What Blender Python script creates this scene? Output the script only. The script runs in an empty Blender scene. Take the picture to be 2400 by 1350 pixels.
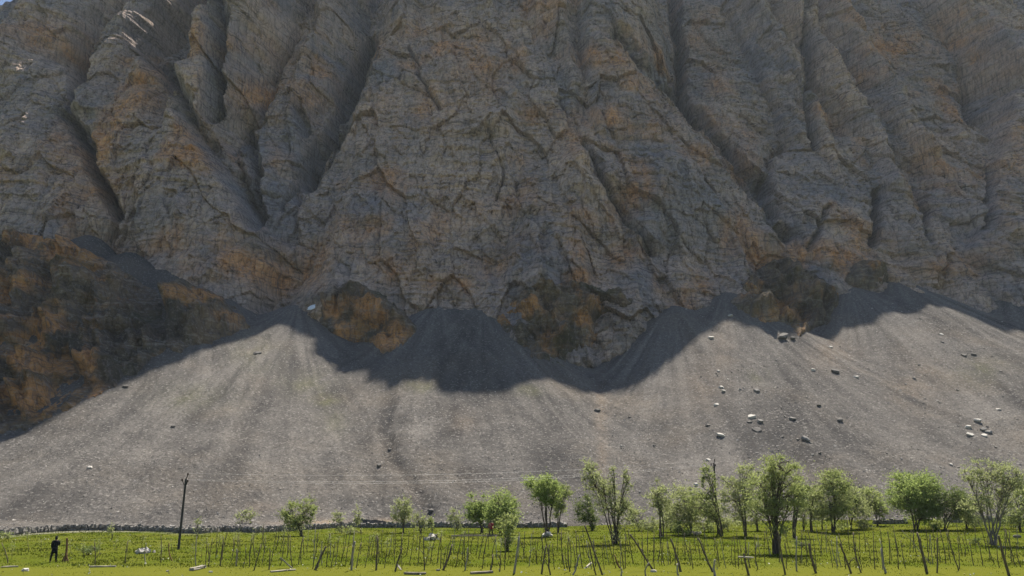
import bpy, math, random
import numpy as np
from mathutils import Vector

# ------------------------------------------------------------------ camera, sky, sun, exposure
scene = bpy.context.scene
col = scene.collection
rad = math.radians
PITCH, FOC, CAMH = rad(15.3), 1800.0, 4.1          # focal length in pixels of a 2400 px wide picture
cam_d = bpy.data.cameras.new("camera")
cam_d.sensor_width = 36.0
cam_d.lens = 36.0 * FOC / 2400.0
cam_d.clip_end = 5000.0
cam = bpy.data.objects.new("camera", cam_d)
col.objects.link(cam)
cam.location = (0, 0, CAMH)
cam.rotation_euler = (rad(90) + PITCH, 0, 0)
scene.camera = cam

SUN_EL, SUN_AZ = rad(60), rad(18)                   # azimuth from +Y (behind the mountain) towards +X
SUN = np.array([math.sin(SUN_AZ) * math.cos(SUN_EL), math.cos(SUN_AZ) * math.cos(SUN_EL), math.sin(SUN_EL)])
world = bpy.data.worlds.new("World")
scene.world = world
world.use_nodes = True
wn = world.node_tree.nodes
wl = world.node_tree.links
wn.clear()
sky = wn.new("ShaderNodeTexSky")
sky.sky_type = 'NISHITA'
sky.sun_disc = False
sky.sun_elevation = SUN_EL
sky.sun_rotation = SUN_AZ
sky.altitude = 3500.0
sky.air_density = 1.0
sky.dust_density = 3.0
sky.ozone_density = 0.3
bg = wn.new("ShaderNodeBackground")
bg.inputs["Strength"].default_value = 0.07
wo = wn.new("ShaderNodeOutputWorld")
wl.new(sky.outputs[0], bg.inputs[0])
wl.new(bg.outputs[0], wo.inputs[0])

sun_d = bpy.data.lights.new("sun", 'SUN')
sun_d.energy = 4.9
sun_d.angle = rad(0.25)
sun_d.color = (1.0, 0.93, 0.82)
sun_o = bpy.data.objects.new("sun", sun_d)
col.objects.link(sun_o)
sun_o.rotation_euler = Vector((-SUN[0], -SUN[1], -SUN[2])).to_track_quat('-Z', 'Y').to_euler()
sun_o.location = (60, 200, 600)

scene.view_settings.view_transform = 'Standard'
scene.view_settings.look = 'None'
scene.view_settings.exposure = 1.2
scene.view_settings.gamma = 1.0
scene.view_settings.use_curve_mapping = False
scene.cycles.max_bounces = 6
scene.cycles.diffuse_bounces = 3
scene.cycles.volume_bounces = 1
scene.cycles.use_denoising = True

# ------------------------------------------------------------------ numeric helpers
rng = np.random.default_rng(7)
_perm = np.random.default_rng(3).permutation(256).astype(np.int32)
_perm = np.concatenate([_perm, _perm, _perm])
_g = np.random.default_rng(5).normal(size=(256, 3))
_g = (_g / np.linalg.norm(_g, axis=1)[:, None]).astype(np.float32)


def perlin(x, y, z):
    x = np.asarray(x, np.float32); y = np.asarray(y, np.float32); z = np.asarray(z, np.float32)
    x, y, z = np.broadcast_arrays(x, y, z)
    xi = np.floor(x); yi = np.floor(y); zi = np.floor(z)
    xf = x - xi; yf = y - yi; zf = z - zi
    xi = xi.astype(np.int32) & 255; yi = yi.astype(np.int32) & 255; zi = zi.astype(np.int32) & 255
    u = xf * xf * xf * (xf * (xf * 6 - 15) + 10)
    v = yf * yf * yf * (yf * (yf * 6 - 15) + 10)
    w = zf * zf * zf * (zf * (zf * 6 - 15) + 10)

    def gr(a, b, c):
        h = _perm[_perm[_perm[xi + a] + yi + b] + zi + c]
        return _g[h, 0] * (xf - a) + _g[h, 1] * (yf - b) + _g[h, 2] * (zf - c)
    x00 = gr(0, 0, 0); x00 += u * (gr(1, 0, 0) - x00)
    x10 = gr(0, 1, 0); x10 += u * (gr(1, 1, 0) - x10)
    x01 = gr(0, 0, 1); x01 += u * (gr(1, 0, 1) - x01)
    x11 = gr(0, 1, 1); x11 += u * (gr(1, 1, 1) - x11)
    a = x00 + v * (x10 - x00)
    b = x01 + v * (x11 - x01)
    return (a + w * (b - a)) * 1.5


def fbm(x, y, z, n=4, gain=0.5):
    s = 0; a = 1.0; f = 1.0
    for i in range(n):
        s = s + a * perlin(x * f + 17.3 * i, y * f + 5.1 * i, z * f + 9.7 * i)
        a *= gain; f *= 2.03
    return s


def ridged(x, y, z, n=3, gain=0.5):
    s = 0; a = 1.0; f = 1.0
    for i in range(n):
        s = s + a * (1.0 - 2.0 * np.abs(perlin(x * f + 31.7 * i, y * f + 3.3 * i, z * f + 7.9 * i)))
        a *= gain; f *= 2.1
    return s


def facets(X, Z, cell, aspect, seed):
    """broken blocks: per block a step and a tilt; also closeness to the crack between blocks"""
    wx = 0.22 * perlin(X / cell * 0.9, Z / cell * 0.7, seed + 0.5)
    wz = 0.22 * perlin(X / cell * 0.9, Z / cell * 0.7, seed + 9.5)
    cx = (X + 0.22 * Z * math.sin(seed)) / cell + wx; cz = Z / (cell * aspect) + wz
    ix = np.floor(cx).astype(np.int32); iz = np.floor(cz).astype(np.int32)
    f1 = np.full(cx.shape, 9.0, np.float32); f2 = f1.copy(); d = np.zeros(cx.shape, np.float32); rnd = d.copy()
    T = np.random.default_rng(int(seed * 10)).uniform(0, 1, (256, 5)).astype(np.float32)
    for a in (-1, 0, 1):
        for b in (-1, 0, 1):
            h = _perm[_perm[(ix + a) & 255] + ((iz + b) & 255)]
            dx = cx - (ix + a + T[h, 0]); dz = cz - (iz + b + T[h, 1])
            q = np.sqrt(dx * dx + dz * dz)
            near = q < f1
            f2 = np.where(near, f1, np.minimum(f2, q))
            f1 = np.where(near, q, f1)
            d = np.where(near, (T[h, 2] - 0.5) + 1.3 * (T[h, 3] - 0.5) * dx - (0.2 + 0.5 * T[h, 4]) * dz, d)
            rnd = np.where(near, T[h, 2], rnd)
    return d, np.clip(1 - (f2 - f1) / 0.13, 0, 1), rnd


def sstep(a, b, x):
    t = np.clip((np.asarray(x, float) - a) / (b - a), 0, 1)
    return t * t * (3 - 2 * t)


SP, CP = math.sin(PITCH), math.cos(PITCH)


def ray(px, py):
    """direction (x/y, z/y) of the line of sight through a point of the photograph"""
    px = np.asarray(px, float); py = np.asarray(py, float)
    dv = (675.0 - py) / FOC
    dy = CP - dv * SP
    return (px - 1200.0) / FOC / dy, (SP + dv * CP) / dy


def at(px, py, Y):
    tx, tz = ray(px, py)
    return tx * Y, np.asarray(Y, float) + 0 * tx, CAMH + tz * Y


def project(X, Y, Z):
    d = CP * Y + SP * (Z - CAMH)
    u = -SP * Y + CP * (Z - CAMH)
    return 1200 + FOC * X / d, 675 - FOC * u / d


# ------------------------------------------------------------------ object helpers
def tag(o, label=None, cat=None, group=None, kind=None):
    if label: o["label"] = label
    if cat: o["category"] = cat
    if group: o["group"] = group
    if kind: o["kind"] = kind
    return o


def link(name, me, mat=None, parent=None):
    o = bpy.data.objects.new(name, me)
    col.objects.link(o)
    if mat is not None and me is not None and len(me.materials) == 0:
        me.materials.append(mat)
    if parent is not None:
        o.parent = parent
    return o


def empty(name, loc):
    o = bpy.data.objects.new(name, None)
    o.empty_display_size = 0.2
    col.objects.link(o)
    o.location = loc
    return o


def np_mesh(name, V, Fq, smooth=False, attrs=None):
    """mesh from vertex array and an (n,3) or (n,4) face array"""
    V = np.asarray(V, np.float32); Fq = np.asarray(Fq, np.int32)
    me = bpy.data.meshes.new(name)
    n, k = Fq.shape
    me.vertices.add(len(V)); me.vertices.foreach_set("co", V.ravel())
    me.loops.add(n * k); me.loops.foreach_set("vertex_index", Fq.ravel())
    me.polygons.add(n)
    me.polygons.foreach_set("loop_start", np.arange(0, n * k, k, dtype=np.int32))
    me.polygons.foreach_set("loop_total", np.full(n, k, np.int32))
    me.update(calc_edges=True)
    me.polygons.foreach_set("use_smooth", np.full(n, bool(smooth)))
    for a, vals in (attrs or {}).items():
        at_ = me.attributes.new(a, 'FLOAT', 'POINT')
        at_.data.foreach_set("value", np.asarray(vals, np.float32).ravel())
    return me


def grid_faces(nr, nc):
    i = np.arange(nr - 1)[:, None] * nc + np.arange(nc - 1)[None, :]
    return np.stack([i, i + 1, i + nc + 1, i + nc], -1).reshape(-1, 4)


# ------------------------------------------------------------------ material helpers
class N:
    def __init__(self, name):
        self.m = bpy.data.materials.new(name); self.m.use_nodes = True
        self.t = self.m.node_tree; self.t.nodes.clear()
        self.out = self.t.nodes.new("ShaderNodeOutputMaterial")

    def n(self, typ, **kw):
        nd = self.t.nodes.new(typ)
        for k, v in kw.items():
            if k.startswith("i_"):
                nd.inputs[k[2:]].default_value = v
            else:
                setattr(nd, k, v)
        return nd

    def l(self, a, b):
        self.t.links.new(a, b)

    def coord(self, scale=(1, 1, 1)):
        tc = self.n("ShaderNodeTexCoord"); mp = self.n("ShaderNodeMapping")
        mp.inputs["Scale"].default_value = scale
        self.l(tc.outputs["Object"], mp.inputs["Vector"])
        return mp.outputs[0]

    def noise(self, vec, scale, detail=4, rough=0.6):
        nd = self.n("ShaderNodeTexNoise", i_Scale=scale, i_Detail=detail, i_Roughness=rough)
        self.l(vec, nd.inputs["Vector"])
        return nd.outputs["Fac"]

    def ramp(self, fac, stops):
        r = self.n("ShaderNodeValToRGB")
        e = r.color_ramp.elements
        while len(e) > 1: e.remove(e[-1])
        e[0].position = stops[0][0]; e[0].color = (*stops[0][1], 1)
        for p, c in stops[1:]:
            k = e.new(p); k.color = (*c, 1)
        self.l(fac, r.inputs[0])
        return r.outputs[0]

    def rng(self, fac, a, b, c=0.0, d=1.0):
        r = self.n("ShaderNodeMapRange")
        r.inputs[1].default_value = a; r.inputs[2].default_value = b
        r.inputs[3].default_value = c; r.inputs[4].default_value = d
        self.l(fac, r.inputs[0])
        return r.outputs[0]

    def mix(self, fac, a, b, mode='MIX'):
        m = self.n("ShaderNodeMix", data_type='RGBA', blend_type=mode)
        for sock, v in ((m.inputs[0], fac), (m.inputs[6], a), (m.inputs[7], b)):
            if hasattr(v, "is_linked"): self.l(v, sock)
            elif isinstance(v, (int, float)): sock.default_value = v
            else: sock.default_value = (*v, 1)
        return m.outputs[2]

    def attr(self, name):
        a = self.n("ShaderNodeAttribute", attribute_name=name)
        return a.outputs["Fac"]

    def bsdf(self, color, rough=0.9, bump=None, spec=0.2):
        b = self.n("ShaderNodeBsdfPrincipled")
        b.inputs["Roughness"].default_value = rough
        b.inputs["Specular IOR Level"].default_value = spec
        if hasattr(color, "is_linked"): self.l(color, b.inputs["Base Color"])
        else: b.inputs["Base Color"].default_value = (*color, 1)
        if bump is not None:
            h, strength, dist = bump
            bp = self.n("ShaderNodeBump", i_Strength=strength, i_Distance=dist)
            self.l(h, bp.inputs["Height"])
            self.l(bp.outputs[0], b.inputs["Normal"])
        self.l(b.outputs[0], self.out.inputs["Surface"])
        return b


def rock_material(name, base_lo, base_hi, rust_lo, rust_hi):
    m = N(name)
    co = m.coord()
    warp = m.n("ShaderNodeTexNoise", i_Scale=0.25, i_Detail=3.0)
    m.l(co, warp.inputs["Vector"])
    wv = m.n("ShaderNodeVectorMath", operation='SCALE'); wv.inputs["Scale"].default_value = 2.2
    m.l(warp.outputs["Color"], wv.inputs[0])
    wa = m.n("ShaderNodeVectorMath", operation='ADD')
    m.l(co, wa.inputs[0]); m.l(wv.outputs[0], wa.inputs[1])

    def squash(v, sc):
        mp = m.n("ShaderNodeMapping"); mp.inputs["Scale"].default_value = sc
        m.l(v, mp.inputs["Vector"])
        return mp.outputs[0]

    def crack(v, scale):
        vo = m.n("ShaderNodeTexVoronoi", feature='DISTANCE_TO_EDGE', i_Scale=scale)
        m.l(v, vo.inputs["Vector"])
        return vo.outputs["Distance"]
    wco = wa.outputs[0]
    streaks = m.noise(squash(co, (1.0, 1.0, 0.14)), 0.75, 7, 0.7)          # water stains running down
    beds = m.noise(squash(wco, (0.07, 0.07, 1.0)), 1.1, 7, 0.75)             # thin beds
    grain = m.noise(co, 1.1, 9, 0.78)
    ck1 = crack(squash(wco, (1.0, 1.0, 0.28)), 0.34)
    ck2 = crack(squash(wco, (1.0, 1.0, 0.45)), 1.0)
    base = m.mix(m.rng(m.attr("tone"), 0.15, 0.85), base_lo, base_hi)
    rust = m.mix(m.rng(streaks, 0.35, 0.65), rust_lo, rust_hi)
    c = m.mix(m.rng(m.attr("rust"), 0.0, 1.0), base, rust)
    c = m.mix(m.attr("cool"), c, (0.235, 0.235, 0.24))  # gully scree colour, also painted shade of back wall and clefts
    c = m.mix(m.attr("green"), c, (0.06, 0.066, 0.03))
    c = m.mix(m.rng(streaks, 0.36, 0.52, 0.7, 0.0), c, (0.15, 0.135, 0.13))
    c = m.mix(m.rng(beds, 0.36, 0.48, 0.7, 0.0), c, (0.075, 0.068, 0.066))
    c = m.mix(m.rng(beds, 0.54, 0.66, 0.0, 0.5), c, (0.42, 0.375, 0.32))
    c = m.mix(m.rng(grain, 0.52, 0.66, 0.0, 0.5), c, (0.44, 0.40, 0.35))
    c = m.mix(m.rng(grain, 0.34, 0.46, 0.5, 0.0), c, (0.07, 0.06, 0.055))
    c = m.mix(m.rng(ck1, 0.0, 0.045, 0.4, 0.0), c, (0.03, 0.027, 0.026))
    c = m.mix(m.rng(ck2, 0.0, 0.05, 0.15, 0.0), c, (0.04, 0.036, 0.034))
    hgt = m.mix(0.3, grain, m.rng(ck1, 0.0, 0.12, 0.0, 1.0))
    m.bsdf(c, 0.92, (hgt, 0.9, 1.1), 0.0)
    return m.m


M = {}
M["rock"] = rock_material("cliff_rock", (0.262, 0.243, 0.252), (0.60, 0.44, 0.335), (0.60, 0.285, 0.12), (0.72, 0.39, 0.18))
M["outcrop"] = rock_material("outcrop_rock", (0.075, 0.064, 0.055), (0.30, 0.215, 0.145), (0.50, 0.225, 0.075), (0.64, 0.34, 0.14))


def scree_material():
    m = N("scree")
    co = m.coord()
    big = m.noise(co, 0.05, 4, 0.6)
    st = m.attr("streak")
    c = m.mix(m.rng(st, 0.0, 0.8), (0.080, 0.076, 0.074), (0.205, 0.190, 0.174))
    c = m.mix(m.rng(big, 0.5, 0.72, 0.0, 0.45), c, (0.209, 0.176, 0.140))
    c = m.mix(m.attr("tan"), c, (0.259, 0.205, 0.155))
    c = m.mix(m.attr("green"), c, (0.158, 0.158, 0.079))
    vo = m.n("ShaderNodeTexVoronoi", i_Scale=3.2)
    m.l(co, vo.inputs["Vector"])
    sep = m.n("ShaderNodeSeparateColor")
    m.l(vo.outputs["Color"], sep.inputs[0])
    cell = sep.outputs[0]
    c = m.mix(m.rng(cell, 0.0, 0.4, 0.5, 0.0), c, (0.065, 0.060, 0.058))
    c = m.mix(m.rng(cell, 0.85, 1.0, 0.0, 0.5), c, (0.374, 0.349, 0.317))
    fine = m.noise(co, 2.4, 7, 0.75)
    c = m.mix(m.rng(fine, 0.32, 0.48, 0.55, 0.0), c, (0.072, 0.069, 0.068))
    c = m.mix(m.rng(fine, 0.55, 0.72, 0.0, 0.3), c, (0.288, 0.270, 0.245))
    m.bsdf(c, 0.95, (m.noise(co, 2.6, 7, 0.8), 0.9, 0.5), 0.0)
    return m.m


M["scree"] = scree_material()


def meadow_material():
    m = N("meadow_turf")
    co = m.coord()
    a = m.noise(co, 0.08, 4, 0.6)
    b = m.noise(co, 0.6, 5, 0.65)
    f = m.noise(co, 6.0, 5, 0.7)
    c = m.mix(m.rng(a, 0.35, 0.65), (0.064, 0.086, 0.009), (0.108, 0.114, 0.020))
    c = m.mix(m.rng(b, 0.52, 0.7, 0.0, 0.5), c, (0.125, 0.105, 0.03))
    c = m.mix(m.rng(f, 0.35, 0.6, 0.6, 0.0), c, (0.04, 0.058, 0.006))
    c = m.mix(m.attr("lawn"), c, (0.108, 0.112, 0.018))
    c = m.mix(m.attr("gravel"), c, (0.20, 0.19, 0.17))
    m.bsdf(c, 0.95, (f, 0.6, 0.12), 0.0)
    return m.m


M["meadow"] = meadow_material()


def leaf_material(name, c1, c2, transl=0.6, tint=(0.36, 0.42, 0.12)):
    m = N(name)
    rnd = m.n("ShaderNodeTexWhiteNoise", noise_dimensions='3D')
    geo = m.n("ShaderNodeNewGeometry")
    c = m.mix(geo.outputs["Random Per Island"], c1, c2)
    d = m.n("ShaderNodeBsdfPrincipled")
    d.inputs["Roughness"].default_value = 0.55
    d.inputs["Specular IOR Level"].default_value = 0.04
    m.l(c, d.inputs["Base Color"])
    t = m.n("ShaderNodeBsdfTranslucent")
    m.l(m.mix(0.4, c, tint), t.inputs["Color"])
    mx = m.n("ShaderNodeMixShader"); mx.inputs[0].default_value = transl
    m.l(d.outputs[0], mx.inputs[1]); m.l(t.outputs[0], mx.inputs[2])
    m.l(mx.outputs[0], m.out.inputs["Surface"])
    m.t.nodes.remove(rnd)
    return m.m


M["leaf_bright"] = leaf_material("leaf_bright", (0.14, 0.205, 0.06), (0.27, 0.34, 0.12))
M["leaf_mid"] = leaf_material("leaf_mid", (0.16, 0.20, 0.075), (0.30, 0.33, 0.15))
M["leaf_grey"] = leaf_material("leaf_grey", (0.20, 0.225, 0.115), (0.34, 0.35, 0.21))
M["leaf_dark"] = leaf_material("leaf_dark", (0.08, 0.12, 0.04), (0.16, 0.20, 0.07), 0.3)
M["grass"] = leaf_material("grass_blade", (0.052, 0.078, 0.008), (0.106, 0.124, 0.018), 0.25, (0.12, 0.135, 0.012))
M["weed"] = leaf_material("weed_blade", (0.09, 0.11, 0.03), (0.17, 0.17, 0.06), 0.35)


def plain(name, c1, c2, scale=8.0, rough=0.85, stretch=(1, 1, 1), bump=0.3):
    m = N(name)
    co = m.coord(stretch)
    f = m.noise(co, scale, 5, 0.65)
    c = m.mix(m.rng(f, 0.3, 0.7), c1, c2)
    m.bsdf(c, rough, (f, bump, 0.05), 0.25)
    return m.m


M["bark"] = plain("bark", (0.035, 0.027, 0.02), (0.10, 0.08, 0.06), 9, 0.95, (1, 1, 0.25), 0.8)
M["bark_pale"] = plain("pale_bark", (0.10, 0.085, 0.065), (0.25, 0.22, 0.18), 9, 0.95, (1, 1, 0.25), 0.8)
M["stake"] = plain("stake_wood", (0.06, 0.048, 0.03), (0.16, 0.13, 0.09), 7, 0.9, (1, 1, 0.3), 0.6)
M["stake_grey"] = plain("weathered_wood", (0.16, 0.145, 0.12), (0.32, 0.29, 0.25), 7, 0.9, (1, 1, 0.3), 0.6)
M["post_brown"] = plain("brown_wood", (0.13, 0.07, 0.035), (0.25, 0.15, 0.08), 6, 0.9, (1, 1, 0.3), 0.6)
M["plank"] = plain("bleached_plank", (0.20, 0.18, 0.14), (0.36, 0.33, 0.27), 6, 0.85, (1, 0.2, 1), 0.4)
M["plank_dark"] = plain("grey_plank", (0.12, 0.10, 0.08), (0.26, 0.23, 0.19), 6, 0.85, (1, 0.2, 1), 0.4)
M["steel"] = plain("weathered_pole", (0.02, 0.02, 0.022), (0.05, 0.048, 0.045), 5, 0.7)
M["insulator"] = plain("insulator", (0.03, 0.018, 0.015), (0.06, 0.04, 0.03), 5, 0.3)
M["wire"] = plain("aluminium_wire", (0.40, 0.40, 0.41), (0.5, 0.5, 0.5), 3, 0.4)
M["stone_pale"] = plain("pale_stone", (0.352, 0.328, 0.292), (0.528, 0.496, 0.448), 3.0, 0.9, (1, 1, 1), 0.8)
M["stone_grey"] = plain("grey_stone", (0.128, 0.120, 0.112), (0.247, 0.232, 0.214), 3.0, 0.9, (1, 1, 1), 0.8)
M["stone_dark"] = plain("dark_stone", (0.070, 0.064, 0.059), (0.140, 0.130, 0.119), 3.0, 0.9, (1, 1, 1), 0.8)
M["snow"] = plain("old_snow", (0.62, 0.65, 0.69), (0.78, 0.80, 0.82), 1.5, 0.7, (1, 1, 1), 0.3)
M["cloth_black"] = plain("black_cloth", (0.006, 0.007, 0.012), (0.014, 0.015, 0.024), 12, 0.95)
M["cloth_red"] = plain("red_cloth", (0.16, 0.012, 0.022), (0.26, 0.03, 0.045), 12, 0.9)
M["cloth_dark"] = plain("dark_trousers", (0.010, 0.010, 0.012), (0.025, 0.024, 0.026), 12, 0.9)
M["skin"] = plain("skin", (0.26, 0.14, 0.09), (0.32, 0.18, 0.12), 20, 0.6)
M["hair"] = plain("dark_hair", (0.006, 0.005, 0.005), (0.015, 0.012, 0.010), 30, 0.6)


# ------------------------------------------------------------------ shape of the land
def yref(Z):
    Z = np.asarray(Z, float)
    return np.where(Z < 64, 235 - (64 - Z) * 0.45, np.where(Z < 255, 235 + (Z - 64) / 1.7, 347.35 + (Z - 255) / 6.0))


def yref_row(px, py):
    tx, tz = ray(px, py)
    Y = np.full(np.shape(tz), 300.0)
    for _ in range(60):
        Y = 0.5 * Y + 0.5 * yref(CAMH + tz * Y)
    return Y


def wall_back(X, Z):
    """the far wall of the cliff, farther off on the right"""
    return yref(Z) + 34 + 14 * sstep(70, 150, X) + 8 * sstep(-90, -160, X)


class Body:
    """a rock buttress: a face between a left and a right edge, flanks falling back beside it"""
    def __init__(self, L, R, kl=1.2, kr=1.2, kt=0.9, bulge=3.0, zb=0.62):
        def conv(P):
            P = np.array(P, float)
            Y = yref_row(P[:, 0], P[:, 1]) - P[:, 2]
            X, Y, Z = at(P[:, 0], P[:, 1], Y)
            o = np.argsort(Z)
            return X[o], Y[o], Z[o]
        self.L = conv(L); self.R = conv(R)
        self.kl, self.kr, self.kt, self.bulge, self.zb = kl * 1.9, kr * 1.9, kt, bulge, zb

    def __call__(self, X, Z):
        def side(S):
            return np.interp(Z, S[2], S[0]), np.interp(Z, S[2], S[1])
        xl, yl = side(self.L); xr, yr = side(self.R)
        zt = max(self.L[2][-1], self.R[2][-1]); z0 = min(self.L[2][0], self.R[2][0])
        w = np.maximum(xr - xl, 0.5)
        u = np.clip((X - xl) / w, 0, 1)
        Y = yl + (yr - yl) * u - self.bulge * 4 * u * (1 - u)
        Y = Y + self.kl * np.maximum(0, xl - X) + self.kr * np.maximum(0, X - xr)
        Y = Y + self.kt * np.maximum(0, Z - zt) - self.zb * np.maximum(0, z0 - Z)
        return Y


bodies = [
    # the great central pyramid
    Body([(1010, -40, 24), (985, 5, 26), (905, 80, 28), (865, 118, 29), (842, 190, 30), (800, 285, 28), (770, 345, 26),
          (735, 400, 24), (705, 470, 22), (695, 560, 20), (730, 640, 10), (760, 700, 3)],
         [(1290, -40, 24), (1380, 42, 27), (1440, 66, 28), (1500, 142, 29), (1560, 212, 28), (1620, 285, 26), (1680, 362, 22),
          (1745, 432, 15), (1830, 520, 5), (1900, 590, -4), (1950, 640, -10)], 1.7, 1.5, 0.75, 7),
    # secondary ribs on the pyramid
    Body([(1135, 120, 33), (1100, 250, 33), (1060, 400, 31), (1000, 560, 24)], [(1160, 120, 33), (1190, 250, 34), (1200, 400, 30), (1190, 560, 22)], 0.55, 0.5, 0.5, 1.5),
    Body([(1330, 300, 33), (1280, 400, 32), (1240, 520, 25)], [(1355, 300, 33), (1400, 380, 32), (1440, 480, 26), (1480, 560, 18)], 0.7, 0.7, 0.45, 1.5),
    Body([(1270, 165, 33), (1235, 220, 33), (1215, 300, 31)], [(1290, 165, 33), (1310, 230, 33), (1330, 300, 31)], 0.8, 0.9, 0.4, 1),
    Body([(925, 90, 33), (880, 220, 33), (830, 330, 31), (800, 440, 27)], [(945, 90, 33), (1000, 220, 33), (1020, 330, 31), (1020, 440, 28)], 0.7, 0.65, 0.45, 1.5),
    Body([(1410, 330, 31), (1430, 430, 29), (1450, 560, 18)], [(1560, 280, 30), (1640, 400, 26), (1700, 500, 18), (1740, 580, 8)], 0.9, 0.9, 0.5, 2.5),
    # left towers
    Body([(235, 88, 44), (190, 170, 44), (165, 235, 44), (200, 325, 42), (218, 375, 40), (255, 450, 36), (285, 560, 28)],
         [(290, 92, 44), (330, 132, 44), (385, 180, 43), (410, 260, 41), (455, 320, 40), (495, 372, 38), (545, 430, 34), (585, 500, 28), (600, 580, 22)], 2.0, 1.9, 0.5, 4),
    Body([(350, 312, 49), (300, 400, 47), (300, 520, 38), (330, 600, 30)], [(450, 308, 48), (500, 385, 45), (555, 470, 38), (600, 600, 28)], 1.3, 1.4, 0.35, 3),
    Body([(-80, 210, 34), (-100, 420, 34), (-120, 620, 30)], [(115, 122, 42), (152, 160, 42), (150, 250, 42), (165, 340, 40), (215, 430, 34), (260, 540, 26)], 0.8, 1.7, 0.55, 5),
    # spur left of the pyramid
    Body([(640, 225, 18), (600, 300, 21), (590, 400, 20), (600, 500, 16), (585, 620, 8)],
         [(655, 222, 18), (690, 310, 19), (705, 400, 18), (720, 520, 14), (760, 640, 5)], 1.3, 1.3, 0.6, 3),
    Body([(625, 366, 26), (600, 450, 23), (590, 560, 15), (600, 660, 4)], [(645, 366, 26), (690, 450, 21), (720, 560, 13), (760, 680, 3)], 0.9, 0.9, 0.5, 2),
    # upper walls left of the pyramid
    Body([(508, -60, 12), (504, 100, 12), (500, 240, 12), (540, 290, 12), (580, 330, 10)],
         [(650, -60, 12), (690, 60, 12), (745, 150, 12), (790, 262, 12), (800, 330, 8)], 3.0, 1.0, 0.6, 4),
    Body([(310, -60, -2), (330, 120, 2), (420, 300, 6)], [(470, -60, 0), (470, 120, 4), (470, 240, 8)], 0.8, 0.7, 0.6, 2),
    Body([(700, -60, 2), (760, 60, 3), (800, 180, 4)], [(850, -60, 0), (850, 60, 1), (845, 180, 2)], 0.8, 0.7, 0.6, 2),
    Body([(-160, 10, -4), (-160, 200, 4)], [(70, -10, 0), (180, 60, 2), (260, 100, 8)], 0.6, 0.6, 0.8, 3),
    # foot of the left wall with banded rock
    Body([(490, 560, 25), (510, 620, 20), (540, 690, 10)], [(600, 540, 24), (740, 600, 15), (770, 700, 4)], 0.9, 1.0, 0.6, 2),
    # right of the pyramid
    Body([(1600, -60, -16), (1612, 100, -12), (1620, 230, -8), (1690, 330, -2), (1760, 420, 0)],
         [(1860, -60, -18), (1880, 60, -14), (1885, 160, -10), (1840, 260, -8), (1800, 400, -6)], 1.6, 1.2, 0.6, 4),
    Body([(1480, -60, -14), (1480, 60, -12), (1560, 200, -6)], [(1560, -60, -16), (1575, 100, -14), (1590, 220, -8)], 0.9, 1.6, 0.6, 2),
    Body([(1915, -60, -24), (1925, 100, -20), (1925, 230, -16), (1930, 330, -10)],
         [(2200, -60, -26), (2240, 120, -22), (2270, 280, -16), (2260, 420, -10)], 1.4, 1.0, 0.6, 6),
    Body([(1860, 330, -2), (1822, 380, 0), (1800, 440, 2), (1812, 500, 2), (1860, 560, 0)],
         [(1905, 312, -4), (2060, 330, -6), (2100, 460, -4), (2080, 560, -4)], 1.8, 0.8, 0.6, 5),
    Body([(1985, 430, 4), (1960, 500, 5), (1920, 580, 4)], [(2005, 430, 4), (2040, 480, 4), (2060, 580, 0)], 0.9, 0.9, 0.5, 1.5),
    Body([(2105, 418, 2), (2085, 480, 4), (2070, 580, 2)], [(2125, 418, 2), (2160, 470, 2), (2200, 560, 0)], 0.9, 0.9, 0.5, 1.5),
    Body([(2215, 415, 0), (2200, 470, 2), (2180, 560, 0)], [(2250, 410, 0), (2290, 450, 0), (2330, 540, 0)], 0.9, 0.9, 0.5, 2),
    Body([(2420, 200, 2), (2385, 300, 4), (2350, 400, 6), (2335, 500, 8), (2310, 590, 8)], [(2560, 150, 0), (2560, 600, 8)], 1.7, 1.0, 0.6, 4),
    Body([(2290, -60, -30), (2330, 120, -24), (2350, 260, -16)], [(2560, -60, -30), (2560, 260, -16)], 1.1, 1.0, 0.6, 6),
    # rounded rocks at the foot of the right wall
    Body([(2130, 534, 2), (2090, 575, -2), (2060, 640, -10)], [(2180, 530, 1), (2240, 590, -4), (2290, 690, -12)], 1.0, 1.0, 0.9, 4),
    Body([(2300, 560, 0), (2280, 620, -6)], [(2560, 520, 0), (2560, 640, -8)], 1.0, 1.0, 0.8, 4),
    Body([(1740, 560, 6), (1700, 620, -2)], [(1850, 560, 0), (1960, 640, -10)], 0.9, 0.9, 0.8, 3),
    # crumpled rocks at the foot of the pyramid
    Body([(1340, 528, 24), (1290, 590, 18), (1230, 670, 6)], [(1365, 528, 24), (1420, 600, 16), (1450, 690, 3)], 0.9, 0.9, 0.6, 2),
    Body([(1485, 578, 18), (1450, 630, 12), (1430, 690, 3)], [(1505, 578, 18), (1560, 640, 10), (1600, 700, 1)], 0.9, 0.9, 0.6, 2),
    Body([(1600, 600, 12), (1580, 650, 7), (1570, 700, 1)], [(1680, 590, 10), (1720, 640, 4), (1730, 690, -1)], 0.9, 0.9, 0.7, 2),
    Body([(800, 610, 18), (770, 660, 11), (760, 710, 3)], [(1100, 560, 18), (1200, 620, 10), (1230, 690, 1)], 0.8, 0.8, 0.7, 3),
]


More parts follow.
